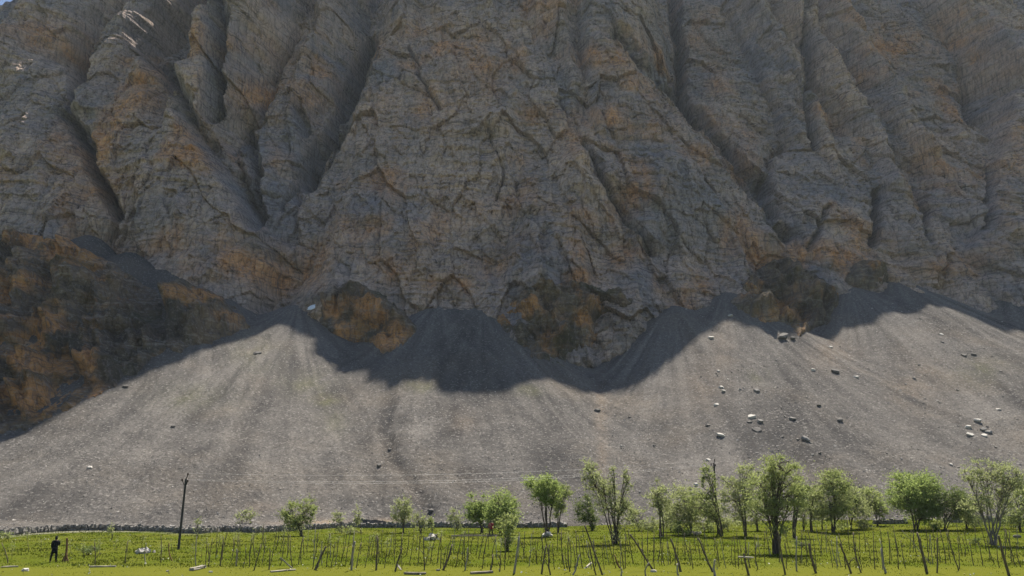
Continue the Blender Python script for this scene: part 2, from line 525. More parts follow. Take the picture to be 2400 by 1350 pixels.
def mountain_y(X, Z, warp=True, ids=False):
    X = np.asarray(X, float); Z = np.asarray(Z, float)
    if warp:
        wx = 3.6 * fbm(X / 26, Z / 30, 1.3, 3) + 1.2 * perlin(X / 4, Z / 5, 2.2)
        wz = 4.5 * fbm(X / 24, Z / 26, 7.7, 3) + 1.2 * perlin(X / 4, Z / 5, 8.2)
    else:
        wx = wz = 0.0
    Xw = X + wx; Zw = Z + wz
    Y = wall_back(Xw, Zw)
    k = np.full(Y.shape, -1)
    for i, b in enumerate(bodies):
        Yb = b(Xw, Zw)
        k = np.where(Yb < Y, i, k)
        Y = np.minimum(Y, Yb)
    W = wall_back(X, Z)
    Y = Y + (W - Y) * sstep(266, 315, Z)
    return (Y, k) if ids else Y


# cones of scree: (px, py of the apex, protrusion in front of the reference wall, distance of the foot)
cones = []
for (px, py, p, foot) in [(610, 725, 22, 107), (700, 695, 18, 108), (1030, 686, 18, 116), (1130, 686, 18, 117),
                          (1575, 694, 16, 120), (1700, 664, 12, 120), (1985, 652, -1, 120), (2085, 634, -5, 121),
                          (2330, 630, -6, 126), (2480, 625, -6, 126), (215, 522, 35, 118), (310, 562, 35, 118), (400, 608, 32, 116), (500, 655, 27, 112), (-160, 640, 20, 100)]:
    Y = float(yref_row(px, py)) - p
    X, Y, Z = at(px, py, Y)
    cones.append((float(X), float(Y), float(Z), float(Y - foot)))


def ground_z(x, y):
    x = np.asarray(x, float); y = np.asarray(y, float)
    z = 1.1 * sstep(60, 118, y) * sstep(-10, 60, x)
    z = z + 2.5 * sstep(32, 8, y)
    z = z + 0.10 * perlin(x / 9, y / 9, 0.5) + 0.05 * perlin(x / 3, y / 3, 4.5)
    return z


def scree_parts(x, y):
    x = np.asarray(x, float); y = np.asarray(y, float)
    best = np.full(np.broadcast(x, y).shape, -99.0); idx = np.zeros(best.shape, int)
    second = best.copy(); idx2 = idx.copy()
    for i, (X, Y, Z, R) in enumerate(cones):
        r = np.hypot(np.hypot(x - X, y - Y), 4.0) / R
        w = 0.26
        h = np.where(r < 1, Z * ((1 - w) * (1 - r) + w * (1 - r) ** 2), -Z * (1 - w) * (r - 1))
        up = h > best
        idx2 = np.where(up, idx, np.where(h > second, i, idx2))
        second = np.where(up, best, np.maximum(second, h))
        idx = np.where(up, i, idx)
        best = np.where(up, h, best)
    k = np.clip(1 - (best - second) / 5.0, 0, 1)
    return best + 0.8 * k * k, idx, best - second, idx2


def scree_z(x, y):
    return scree_parts(x, y)[0]


def first_hit(px, py, warp=False):
    """where a line of sight first meets scree, ground or cliff"""
    px = np.atleast_1d(np.asarray(px, float)); py = np.atleast_1d(np.asarray(py, float))
    tx, tz = ray(px, py)

    def inside(Y):
        X = tx * Y; Z = CAMH + tz * Y
        return (Z < scree_z(X, Y)) | (Y > mountain_y(X, Z, warp)) | (Z < ground_z(X, Y))
    lo = np.full(px.shape, 44.0); hi = np.full(px.shape, 520.0); done = np.zeros(px.shape, bool)
    Yc = 44.0
    while Yc < 520:
        Yn = Yc + 4.0
        ins = inside(np.full(px.shape, Yn)) & ~done
        lo = np.where(ins, Yc, lo); hi = np.where(ins, Yn, hi); done |= ins
        if done.all(): break
        Yc = Yn
    for _ in range(9):
        mid = 0.5 * (lo + hi)
        ins = inside(mid)
        hi = np.where(ins, mid, hi); lo = np.where(ins, lo, mid)
    return tx * hi, hi, CAMH + tz * hi


def on_ground(px, py):
    tx, tz = ray(px, py)
    Y = (0 - CAMH) / tz
    for _ in range(30):
        Y = 0.6 * Y + 0.4 * (ground_z(tx * Y, Y) - CAMH) / tz
    return float(tx * Y), float(Y), float(ground_z(tx * Y, Y))


# ------------------------------------------------------------------ crest of the mountain, above the picture: unseen, its heights shaped so that its shadow falls on the scree
shade_edge = [(0, 1036), (120, 985), (250, 925), (380, 865), (490, 812), (560, 785), (600, 775), (640, 768), (680, 775), (715, 785), (730, 800), (745, 845), (780, 872),
              (830, 875), (900, 912), (960, 890), (1010, 898), (1060, 925), (1110, 932), (1160, 920), (1215, 910), (1262, 890),
              (1300, 895), (1350, 915), (1430, 915), (1500, 905), (1535, 880), (1565, 850), (1610, 825), (1650, 790), (1700, 745),
              (1770, 770), (1850, 790), (1900, 785), (1980, 772), (2060, 760), (2110, 735), (2165, 740), (2180, 715), (2230, 725), (2300, 755), (2360, 780), (2400, 783), (2480, 770)]
e = np.array(shade_edge, float)
hx, hy, hz = first_hit(e[:, 0], e[:, 1])
t = np.zeros(len(e))
for _ in range(60):
    cx = hx + SUN[0] * t; cz = hz + SUN[2] * t
    t = 0.7 * t + 0.3 * (wall_back(cx, cz) - hy) / SUN[1]
crest_x = hx + SUN[0] * t
crest_z = hz + SUN[2] * t
o = np.argsort(crest_x)
i0 = int(np.argmin(np.abs(e[:, 0] - 640)))
k0, zk = crest_x[i0] - 0.3, crest_z[i0]
right = (crest_x[o] > k0) & (e[o, 0] > 600)
crest_x = np.concatenate([[-460, -345, -300, -270, -262, -257, -252, -245, -235, -180, -145, -141, -117, -112, -87, -70, -35], [k0 - 5, k0 - 3, k0 - 1.5, k0], crest_x[o][right], [260, 330, 460]])
crest_z = np.concatenate([[170, 195, 215, 236, 246, 256, 272, 305, 430, 480, 480, 440, 400, 480, 490, 505, 520], [zk + 130, zk + 80, zk + 32, zk], crest_z[o][right], [440, 450, 440]])


def crest(X):
    return np.interp(X, crest_x, crest_z)


# ------------------------------------------------------------------ the mountain
def poly_dist(px, py, P):
    """distance to a polyline and signed inside test helper (photograph pixels)"""
    d = np.full(np.shape(px), 1e9)
    for (x0, y0), (x1, y1) in zip(P[:-1], P[1:]):
        vx, vy = x1 - x0, y1 - y0
        t = np.clip(((px - x0) * vx + (py - y0) * vy) / (vx * vx + vy * vy + 1e-9), 0, 1)
        d = np.minimum(d, np.hypot(px - x0 - t * vx, py - y0 - t * vy))
    return d


def inside_poly(px, py, P):
    c = np.zeros(np.shape(px), bool)
    n = len(P)
    for i in range(n):
        x0, y0 = P[i]; x1, y1 = P[(i + 1) % n]
        if y0 == y1: continue
        cond = ((y0 > py) != (y1 > py)) & (px < (x1 - x0) * (py - y0) / (y1 - y0) + x0)
        c ^= cond
    return c


# clefts and chimneys: polyline in the photograph, half width and depth in metres
clefts = [([(862, 105), (832, 190), (790, 285), (752, 350), (712, 412)], 2.8, 7), ([(1450, 62), (1520, 142), (1582, 212), (1640, 285)], 2.0, 6),
          ([(396, 175), (425, 255), (470, 322), (512, 375), (562, 432), (594, 505)], 2.6, 7), ([(192, 150), (160, 240)], 2.0, 5), ([(1795, 420), (1812, 500), (1850, 548)], 1.8, 5),
          ([(2070, 440), (2060, 560)], 1.5, 5), ([(2170, 470), (2192, 560)], 1.2, 4), ([(1945, 480), (1908, 575)], 1.3, 4), ([(1370, 330), (1422, 430), (1480, 520), (1530, 590)], 1.6, 4), ([(690, 235), (712, 300)], 1.5, 5),
          ([(496, -60), (498, 60), (492, 160), (488, 245)], 3.0, 9), ([(1590, 60), (1594, 130), (1598, 200)], 1.8, 5),
          ([(1900, -40), (1896, 60), (1903, 150), (1902, 250), (1915, 330)], 1.8, 5),
          ([(130, 250), (165, 280), (200, 335), (205, 390), (250, 455), (270, 500)], 1.6, 5), ([(580, 300), (590, 400), (592, 500)], 1.6, 5),
          ([(2345, 380), (2335, 470), (2320, 520)], 1.6, 5), ([(1640, 260), (1700, 340), (1780, 430), (1815, 490)], 1.8, 5), ([(770, 330), (700, 400), (660, 480)], 1.3, 4),
          ([(955, 100), (1000, 205), (1030, 250)], 0.9, 3), ([(1862, 135), (1890, 200), (1912, 255)], 0.9, 3), ([(1145, 300), (1185, 395), (1165, 460)], 0.6, 2)]

rust_spots = [(600, 215, 70, 45, .9), (720, 205, 50, 40, .7), (560, 120, 60, 60, .4), (640, 130, 50, 60, .4), (330, 210, 60, 50, .5), (430, 350, 45, 25, .7), (140, 300, 25, 50, .6),
              (1450, 260, 70, 30, .8), (1440, 120, 70, 50, .6), (1120, 160, 60, 70, .55), (1000, 60, 60, 40, .5), (1340, 330, 40, 40, .7), (1360, 575, 28, 30, 1.1), (1360, 645, 30, 22, 1.0),
              (1475, 600, 40, 30, .9), (1545, 650, 22, 26, 1.0), (1650, 660, 25, 26, .9), (560, 610, 130, 45, .8), (660, 650, 90, 35, .8), (1190, 480, 90, 30, .55), (1000, 240, 60, 60, .35),
              (1500, 455, 70, 25, .5), (1500, 290, 80, 30, .5), (2100, 90, 120, 60, .45), (2320, 150, 80, 50, .5), (2180, 350, 60, 40, .4), (1990, 590, 30, 25, .9), (2230, 620, 80, 30, .6),
              (2390, 300, 50, 40, .5), (1730, 320, 60, 40, .35), (790, 520, 60, 40, .4), (930, 630, 60, 40, .5), (1080, 660, 80, 25, .5), (900, 300, 50, 60, .3), (250, 440, 60, 60, .4)]
pale_spots = [(1620, 620, 40, 30, .8), (1400, 690, 50, 20, .7), (1250, 650, 50, 25, .5), (1860, 180, 60, 35, .35), (150, 180, 45, 50, .9), (1390, 640, 40, 60, .35)]  # the spot on the far-left tower paints a sunlit patch into the rock
dark_spots = [(1480, 655, 70, 30, .8), (1700, 620, 50, 40, .5), (2250, 540, 120, 40, .5), (1780, 380, 60, 60, .5), (980, 110, 50, 40, .3), (1230, 110, 60, 40, .35), (1360, 100, 60, 30, .4),
              (1100, 420, 40, 40, .4), (1400, 500, 60, 30, .35), (480, 190, 22, 70, .7), (2340, 450, 60, 80, .5), (880, 120, 30, 60, .4), (580, 400, 40, 70, .4)]


def spots(px, py, S):
    v = np.zeros(np.shape(px))
    for (x, y, rx, ry, a) in S:
        v = np.maximum(v, a * np.exp(-((px - x) / rx) ** 2 - ((py - y) / ry) ** 2))
    return v


def flatirons(X, Z, seed, levels):
    """sharp triangular buttresses: an arete falls from each apex and two planes widen below it"""
    r = np.random.default_rng(seed)
    off = np.zeros(X.shape)
    x0, x1, z0, z1 = X.min(), X.max(), Z.min(), Z.max()
    one_d = X.ndim == 2
    for n, H, a, b in levels:
        for _ in range(n):
            h = H * r.uniform(0.6, 1.4); ax = r.uniform(x0, x1); az = r.uniform(z0, z1 + h * 0.5); lean = r.normal(0, 0.22)
            aa = a * r.uniform(0.7, 1.3); bl = b * r.uniform(0.6, 1.5); br = b * r.uniform(0.6, 1.5)
            wd = aa * h / min(bl, br) + abs(lean) * h
            rows = np.where((Z.min(1) < az) & (Z.max(1) > az - h))[0]
            if len(rows) == 0: continue
            ra, rb = rows[0], rows[-1] + 1
            cols = np.where((X[ra:rb].min(0) < ax + wd) & (X[ra:rb].max(0) > ax - wd))[0]
            if len(cols) == 0: continue
            ca, cb = cols[0], cols[-1] + 1
            xs, zs = X[ra:rb, ca:cb], Z[ra:rb, ca:cb]
            d = az - zs
            u = xs - (ax + lean * d)
            o_ = aa * np.minimum(d, 0.8 * h) - np.where(u < 0, -bl * u, br * u)
            o_ = np.minimum(o_, (h - d) * 1.2)
            off[ra:rb, ca:cb] = np.maximum(off[ra:rb, ca:cb], np.where(d > 0, o_, 0))
    return off


def rock_detail(X, Y, Z, amp=1.0, seed=1, levels=((46, 58, 0.20, 0.62), (120, 30, 0.20, 0.66), (420, 13, 0.20, 0.7))):
    """relief of the rock: sharp buttresses, slabs, tilted beds, rubble; returns offset towards the viewer and a tone"""
    wz = 7 * perlin(X / 75, Z / 75, 3.1) + 2.2 * perlin(X / 22, Z / 22, 5.1)
    xw = X + 1.6 * perlin(X / 7, Z / 9, 3.3) + 0.5 * perlin(X / 2, Z / 2.4, 5.3); zw = Z + 1.6 * perlin(X / 7, Z / 9, 13.3) + 0.5 * perlin(X / 2, Z / 2.4, 15.3)
    d = flatirons(xw, zw, seed, levels) + 0.9 * ridged((X + 0.25 * Z) / 13, Y / 30, Z / 40, 2)
    d1, e1_, r1_ = facets(X, Z, 12.0, 2.2, 1.1)
    d2, e2_, r2_ = facets(X, Z, 4.0, 3.0, 2.3)
    d3, e3_, r3_ = facets(X, Z, 1.7, 2.2, 4.7)
    d = d + 2.6 * d1 + 1.25 * d2 + 0.55 * d3 - 0.5 * e1_ ** 2 - 0.3 * e2_ ** 2
    s = (Z + 0.10 * X + wz) / 6.5
    fr = s - np.floor(s)
    bedmask = np.clip(0.25 + 1.7 * perlin(X / 30, Z / 24, 11.0), 0, 1)
    bed = (np.clip(fr / 0.8, 0, 1) - 1.0 * sstep(0.8, 1.0, fr)) * -1.3 * bedmask
    s2 = (Z + 0.16 * X + wz * 1.4) / 2.1
    fr2 = s2 - np.floor(s2)
    bed = bed - 0.8 * np.clip(0.45 + 1.5 * perlin(X / 18, Z / 14, 21.0), 0, 1) * (fr2 - sstep(0.75, 1.0, fr2))
    fine = 0.42 * ridged(X / 1.9, Y / 2.6, Z / 3.2, 2) + 0.28 * perlin(X / 0.9, Y / 0.9, Z / 1.1)
    tone = 0.46 + 0.30 * fbm(X / 34, Z / 44, 22.0, 2) + 0.24 * fbm(X / 13, Z / 20, 2.0, 3) + 0.20 * perlin(X / 2.0, Z / 18, 6.0) + 0.18 * perlin(X / 30, s / 2.0, 9.0) + 0.16 * perlin(X / 14, s2, 14.0)
    tone = tone + 0.14 * (r1_ - 0.5) + 0.16 * (r2_ - 0.5) + 0.08 * (r3_ - 0.5) + 0.06 * fine
    return amp * (d + bed + fine - 3.4), tone


NC, NR = 960, 560
sc_ = np.linspace(-0.88, 0.86, NC)
tt = np.concatenate([np.linspace(0, 0.9, NR), np.linspace(0.9, 1.0, 46)[1:]])
zc_col = np.zeros(NC)
for _ in range(20):
    zc_col = crest(sc_ * (yref(zc_col) + 30 * sstep(.35, .5, sc_) - 12))
zc_col = zc_col + 4.5 * perlin(sc_ * 62, 0.3, 0.7) * sstep(-0.62, -0.55, -np.abs(sc_)) + 2.2 * perlin(sc_ * 170, 1.3, 0.7) + 1.0 * perlin(sc_ * 400, 2.3, 0.7)
zm_col = np.minimum(262.0, zc_col - 6.0)
Zg = np.where(tt[:, None] <= 0.9, 18 + (tt[:, None] / 0.9) * (zm_col[None] - 18), zm_col[None] + (tt[:, None] - 0.9) / 0.1 * (zc_col - zm_col)[None])
Xg = sc_[None, :] * (yref(Zg) + 30 * sstep(.35, .5, sc_)[None, :] - 12)
Yg, Kg = mountain_y(Xg, Zg, True, True)
fade = sstep(0, 14, zc_col[None] - Zg) * 0.85 + 0.15
det, tone = rock_detail(Xg, Yg, Zg)
px, py = project(Xg, Yg, Zg)
cut = np.zeros(Xg.shape)
wob = 9 * perlin(Xg / 9, Zg / 9, 33.0) + 6 * perlin(Xg / 3, Zg / 3, 35.0)
for P, hw, dep in clefts:
    P = np.array(P, float)
    x0, x1 = P[:, 0].min() - 60, P[:, 0].max() + 60; y0, y1 = P[:, 1].min() - 60, P[:, 1].max() + 60
    msk = (px > x0) & (px < x1) & (py > y0) & (py < y1)
    dd = poly_dist(px[msk] + wob[msk], py[msk], P) * Yg[msk] / FOC
    big = dep >= 5
    c = (1.7 if big else 1.2) * dep * np.clip(1 - dd / (hw * (1.5 if big else 1.1)), 0, 1)
    cut[msk] = np.maximum(cut[msk], c)
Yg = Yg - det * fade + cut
rust = spots(px, py, rust_spots) * (0.75 + 0.9 * fbm(Xg / 10, Zg / 16, 40.0, 3)) + 1.1 * np.clip(fbm(Xg / 26, Zg / 34, 44.0, 4) - 0.12, 0, 1)
rust = np.clip(1.45 * rust * (0.8 + 0.5 * perlin(Xg / 2.2, Zg / 9, 48.0)), 0, 1)
pale = spots(px, py, pale_spots) * (0.6 + fbm(Xg / 5, Zg / 6, 50.0, 3))
dark = spots(px, py, dark_spots) * (0.6 + fbm(Xg / 9, Zg / 10, 53.0, 3))
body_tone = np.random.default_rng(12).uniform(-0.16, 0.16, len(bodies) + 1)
body_tone[[0, 1, 2, 4]] = 0.1; body_tone[6:9] = 0.08; body_tone[-1] = -0.3  # front faces lighter, back wall darker: relief shading put into the tone
tone = np.clip(tone + body_tone[Kg] + 0.6 * pale - 0.5 * dark - 0.04 * cut, 0, 1.4)  # tone also lowered inside the clefts, recess shade painted in
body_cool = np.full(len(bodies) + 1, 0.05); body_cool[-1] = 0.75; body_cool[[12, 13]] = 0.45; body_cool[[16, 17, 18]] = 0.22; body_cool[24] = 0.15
cool = np.clip(body_cool[Kg] * (0.8 + 0.7 * fbm(Xg / 12, Zg / 18, 63.0, 3)) + 0.10 * np.clip(cut, 0, 5) + 0.5 * spots(px, py, [(1580, 480, 90, 40, .9), (1230, 560, 120, 40, .8), (880, 130, 40, 60, .6), (720, 400, 40, 60, .7), (520, 260, 40, 60, .8), (1000, 600, 140, 30, .5), (1690, 400, 40, 80, .8)]), 0, 0.85)  # blue-grey paints haze and shade on back wall and clefts; spots are gully scree
green = np.clip(fbm(Xg / 12, Zg / 9, 60.0, 3) - 0.15, 0, 1) * sstep(480, 620, py) * 0.8
nb = 14                                            # the far side behind the crest
kb = np.arange(1, nb + 1)[:, None]
Xb = np.repeat(Xg[-1][None], nb, 0); Yb = Yg[-1][None] + 9 * kb + 2 * perlin(Xb / 12, kb * 0.7, 3.0); Zb = Zg[-1][None] - 0.8 * kb * kb ** 0.55 * 4
V = np.stack([np.vstack([Xg, Xb]), np.vstack([Yg, Yb]), np.vstack([Zg, Zb])], -1).reshape(-1, 3)
pad = lambda a: np.vstack([a, np.repeat(a[-1][None], nb, 0)])
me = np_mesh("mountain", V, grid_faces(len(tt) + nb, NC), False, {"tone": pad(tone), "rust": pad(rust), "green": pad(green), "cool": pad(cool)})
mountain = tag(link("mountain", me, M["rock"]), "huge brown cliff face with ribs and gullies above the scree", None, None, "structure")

# ------------------------------------------------------------------ scree slope
wall_line = [(-200, 1262), (0, 1257), (60, 1251), (140, 1245), (220, 1243), (330, 1245), (420, 1249), (470, 1251), (520, 1246), (600, 1249), (660, 1246), (760, 1239),
             (830, 1236), (900, 1237), (1000, 1237), (1100, 1237), (1200, 1237), (1330, 1236)]
WP = np.array([on_ground(a, b) for a, b in wall_line])


WS = WP[:, 0] / WP[:, 1]


def wall_y(sx):
    """distance of the wall along a bearing sx = x / y"""
    return np.interp(sx, WS, WP[:, 1])


NC2, NR2 = 860, 400
s2 = np.linspace(-0.84, 0.84, NC2)
v2 = np.linspace(0, 1, NR2)[:, None] ** 1.25
Y2 = 90 + v2 * 215 + 0 * s2[None]
X2 = s2[None] * Y2
# begin just behind the wall (or at the edge of the meadow)
ystart = wall_y(s2) + 0.35
ystart = np.where(s2 > WS[-1], 112, ystart)
Y2 = ystart[None] + v2 * (305 - ystart[None])
X2 = s2[None] * Y2
Z2, idx, gap, idx2 = scree_parts(X2, Y2)
CX = np.array([c[0] for c in cones]); CY = np.array([c[1] for c in cones]); CR = np.array([c[3] for c in cones])
rr = np.hypot(X2 - CX[idx], Y2 - CY[idx])


def fan(k):
    a = np.arctan2(X2 - CX[k], np.maximum(CY[k] - Y2, 1.0))
    r = np.hypot(X2 - CX[k], Y2 - CY[k])
    return 0.45 * fbm(a * 13 + k * 7.0, r / 55, 1.0, 4, 0.55), fbm(a * 26 + k * 3.0, r / 60, 8.0, 2)


f1, f2 = fan(idx), fan(idx2)
w1 = 0.5 + 0.5 * sstep(0, 5, gap)
streak = 0.5 + w1 * f1[0] + (1 - w1) * f2[0] + 0.2 * fbm(X2 / 26, Y2 / 40, 3.0, 3)
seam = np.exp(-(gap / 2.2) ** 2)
rill = w1 * f1[1] + (1 - w1) * f2[1]
Z2 = Z2 + 0.45 * rill * sstep(6, 40, rr) + 0.55 * fbm(X2 / 14, Y2 / 14, 2.0, 3) + 0.10 * perlin(X2 / 1.3, Y2 / 1.3, 5.0) + 0.14 * perlin(X2 / 0.7, Y2 / 0.7, 6.0)
track = np.zeros(X2.shape)
q2x, q2y = project(X2, Y2, Z2)
for P_, w_, a_ in [([(915, 940), (900, 1000), (915, 1060), (950, 1110), (985, 1160), (1010, 1195)], 13, 0.6), ([(1400, 930), (1395, 1000), (1430, 1080)], 30, .12), ([(1860, 800), (1850, 900), (1870, 1050)], 34, .28),
                   ([(1320, 960), (1280, 1080), (1250, 1200)], 60, .25), ([(1130, 1000), (1180, 1120), (1200, 1210)], 40, .22), ([(1560, 900), (1500, 1000), (1490, 1100)], 22, -.22), ([(640, 800), (500, 900), (330, 1020)], 22, -.2),
                   ([(560, 830), (360, 960), (200, 1060)], 18, -.15), ([(700, 830), (650, 950), (560, 1100)], 30, .12), ([(1100, 760), (1090, 860)], 14, -.1), ([(2120, 740), (2250, 900), (2330, 1000)], 50, -.12)]:
    track += a_ * np.exp(-(poly_dist(q2x + 8 * perlin(X2 / 5, Y2 / 5, 3.0), q2y, P_) / w_) ** 2) * (0.75 + 0.6 * perlin(X2 / 2.5, Y2 / 6, 9.0))
chan = np.exp(-(poly_dist(q2x + 8 * perlin(X2 / 5, Y2 / 5, 3.0), q2y, [(915, 940), (900, 1000), (915, 1060), (950, 1110), (985, 1160), (1010, 1195)]) / 17) ** 2)
Z2 = Z2 - 0.8 * chan
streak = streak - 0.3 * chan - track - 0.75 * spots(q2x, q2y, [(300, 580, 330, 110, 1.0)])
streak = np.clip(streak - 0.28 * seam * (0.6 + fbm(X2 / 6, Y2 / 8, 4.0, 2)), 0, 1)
gz = ground_z(X2, Y2)
bench = gz + np.where(X2 / Y2 < WS[-1], 0.62, -0.25) + 0.04 * np.minimum(Y2 - ystart[None], 14) + 0.09 * perlin(X2 / 2.0, Y2 / 2.0, 2.0)
Z2 = np.where(Y2 - ystart[None] < 45, np.maximum(Z2, bench), Z2)
Z2[0] = gz[0] - 0.4
p2x, p2y = project(X2, Y2, Z2)
tan_ = spots(p2x, p2y, [(760, 1226, 120, 9, .8), (900, 1222, 60, 8, .7), (1410, 960, 16, 60, .55), (1412, 1060, 14, 60, .45), (1690, 810, 30, 60, .35), (1950, 830, 60, 40, .45), (1080, 985, 40, 25, .4),
                        (2150, 900, 60, 70, .35), (620, 1190, 60, 15, .3), (1650, 900, 60, 60, .35)]) * (0.7 + 0.8 * fbm(X2 / 5, Y2 / 9, 12.0, 3))
green2 = spots(p2x, p2y, [(765, 935, 30, 14, .9), (720, 900, 60, 30, .35), (980, 905, 30, 14, .6), (1240, 915, 30, 14, .6), (1780, 880, 20, 16, .5), (600, 830, 60, 40, .25), (780, 990, 30, 30, .35), (450, 930, 90, 30, .3), (2300, 870, 60, 30, .3)]) * (0.7 + 0.9 * fbm(X2 / 4, Y2 / 8, 15.0, 3))
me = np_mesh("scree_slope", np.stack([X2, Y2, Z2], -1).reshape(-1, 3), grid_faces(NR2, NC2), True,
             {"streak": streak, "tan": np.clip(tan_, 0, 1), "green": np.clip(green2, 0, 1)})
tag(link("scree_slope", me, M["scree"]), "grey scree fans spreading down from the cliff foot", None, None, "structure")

# ------------------------------------------------------------------ meadow: one sheet out past everything
gx = np.unique(np.concatenate([np.linspace(-1500, -140, 14), np.linspace(-140, 140, 190), np.linspace(140, 1500, 14)]))
gy = np.unique(np.concatenate([np.linspace(-1500, -60, 10), np.linspace(-60, 40, 40), np.linspace(40, 140, 150), np.linspace(140, 1500, 14)]))
GX, GY = np.meshgrid(gx, gy)
GZ = ground_z(GX, GY)
GZ = np.where(GY > 210, -3.0, GZ)
gpx, gpy = project(GX, np.maximum(GY, 5), GZ)
grav = np.where((GX / np.maximum(GY, 5) < WS[-1]) & (GX > -120), sstep(3.5, 0.5, np.abs(GY - wall_y(GX / np.maximum(GY, 5)) + 2.0)), 0) * sstep(-20, -60, GX) * 0.7
me = np_mesh("meadow", np.stack([GX, GY, GZ], -1).reshape(-1, 3), grid_faces(len(gy), len(gx)), True, {"gravel": grav, "lawn": 0.75 * sstep(1322, 1334, gpy) * (GY > 20) * (GY < 60)})
tag(link("meadow", me, M["meadow"]), "flat green meadow below the scree", None, None, "structure")

# ------------------------------------------------------------------ rock outcrops standing out of the scree
def outcrop(poly, height, label, rust_=[], seed=0.0, step=3.0, green_=0.25):
    P = np.array(poly, float)
    ax = np.arange(P[:, 0].min() - 10, P[:, 0].max() + 10, step)
    ay = np.arange(P[:, 1].min() - 8, P[:, 1].max() + 8, step * 0.85)
    PX, PY = np.meshgrid(ax, ay)
    X, Y, Z = (a.reshape(PX.shape) for a in first_hit(PX.ravel(), PY.ravel()))
    wpx = PX + 9 * perlin(PX / 30, PY / 30, seed) + 4 * perlin(PX / 10, PY / 10, seed)
    wpy = PY + 9 * perlin(PX / 30, PY / 30, seed + 5) + 4 * perlin(PX / 10, PY / 10, seed + 5)
    loop = [tuple(p) for p in P] + [tuple(P[0])]
    dd = poly_dist(wpx, wpy, loop) * Y / FOC
    ins = inside_poly(wpx, wpy, loop[:-1])
    d, tone = rock_detail(X, Y, Z, 1.0, int(seed * 10) + 5, ((5, 18, 0.42, 0.8), (34, 9, 0.46, 0.85), (130, 4, 0.5, 0.9)))
    lump = 1.0 * height * fbm(PX / 75, PY / 60, seed + 9, 3)
    rise = height * (1 - np.exp(-dd / (0.45 * height))) + np.minimum(dd / 2.5, 1.0) * (1.0 * d + lump)
    off = np.where(ins, np.maximum(rise, 0.15), -1.6 * dd - 0.2)
    X = X + 0.12 * off * np.clip((PX - P[:, 0].mean()) / (np.ptp(P[:, 0]) / 2), -1, 1)
    Y = Y - 0.86 * off
    Z = Z + 0.42 * off
    ru = np.clip(1.5 * spots(PX, PY, rust_) * (0.7 + 0.9 * fbm(X / 7, Z / 7, seed + 2, 3)) + 0.6 * np.clip(fbm(X / 12, Z / 12, seed + 3, 3), 0, 1), 0, 1)
    ru = sstep(0.12, 0.62, ru + 0.22 * fbm(X / 1.8, Z / 2.4, seed + 7, 3))
    tone = 0.5 + 1.35 * (tone - 0.5)
    gr = np.clip(green_ * (0.6 + 2.0 * fbm(X / 9, Z / 7, seed + 4, 3)), 0, 0.85)
    keep = (ins | (dd < 3.5))
    F = grid_faces(*PX.shape)
    F = F[keep.ravel()[F].any(1)]
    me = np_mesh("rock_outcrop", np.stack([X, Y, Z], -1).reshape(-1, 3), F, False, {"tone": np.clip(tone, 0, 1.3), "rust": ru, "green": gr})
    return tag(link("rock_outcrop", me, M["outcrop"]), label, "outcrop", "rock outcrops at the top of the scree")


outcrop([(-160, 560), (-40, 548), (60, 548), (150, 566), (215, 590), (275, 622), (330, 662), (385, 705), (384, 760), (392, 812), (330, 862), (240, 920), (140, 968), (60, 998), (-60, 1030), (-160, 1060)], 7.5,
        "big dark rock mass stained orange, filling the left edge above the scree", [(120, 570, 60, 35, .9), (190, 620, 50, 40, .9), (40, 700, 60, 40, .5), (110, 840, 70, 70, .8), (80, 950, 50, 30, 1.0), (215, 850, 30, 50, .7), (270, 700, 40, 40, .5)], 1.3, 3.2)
outcrop([(388, 712), (405, 684), (440, 674), (500, 688), (545, 712), (572, 740), (584, 766), (540, 788), (480, 806), (420, 822), (385, 812)], 6,
        "rounded brown crag beside the top of the leftmost scree fan", [(480, 720, 40, 25, .8), (540, 750, 40, 20, .6)], 2.7, 2.6, 0.15)
outcrop([(752, 708), (780, 672), (830, 660), (880, 684), (935, 724), (978, 772), (948, 802), (900, 824), (868, 800), (838, 772), (790, 776), (756, 752)], 9,
        "brown crag with rusty lower tip, left of the narrow scree chute", [(850, 760, 50, 40, .9), (900, 800, 40, 20, 1.0), (790, 740, 40, 25, .5)], 3.9, 2.6, 0.3)
outcrop([(1162, 748), (1190, 704), (1240, 672), (1330, 660), (1430, 684), (1495, 716), (1522, 750), (1492, 786), (1420, 800), (1350, 812), (1322, 862), (1268, 846), (1222, 806), (1176, 768)], 7.5,
        "wide dark crag in the middle, pointing down into the scree", [(1220, 730, 40, 25, .8), (1190, 755, 25, 15, .9), (1380, 755, 40, 20, .5), (1290, 810, 40, 30, .4)], 5.1, 2.6, 0.4)
outcrop([(1714, 706), (1745, 660), (1800, 618), (1850, 606), (1905, 640), (1950, 676), (1966, 712), (1940, 752), (1900, 778), (1868, 787), (1836, 768), (1790, 752), (1750, 734)], 7.5,
        "diamond shaped dark crag whose lower tip meets the sunlight", [(1760, 690, 25, 20, .7), (1850, 700, 50, 30, .3)], 6.4, 2.6, 0.4)
outcrop([(1992, 640), (2010, 618), (2040, 606), (2075, 618), (2085, 634), (2050, 652), (2010, 658)], 1.8,
        "small rounded rock knob between diamond crag and right fan", [(2040, 630, 25, 14, .4)], 7.7, 2.4, 0.3)

# ------------------------------------------------------------------ thin haze in the air of the valley
def box_mesh(name, x0, x1, y0, y1, z0, z1):
    V = [(x0, y0, z0), (x1, y0, z0), (x1, y1, z0), (x0, y1, z0), (x0, y0, z1), (x1, y0, z1), (x1, y1, z1), (x0, y1, z1)]
    F = [(0, 3, 2, 1), (4, 5, 6, 7), (0, 1, 5, 4), (1, 2, 6, 5), (2, 3, 7, 6), (3, 0, 4, 7)]
    return np_mesh(name, V, F)


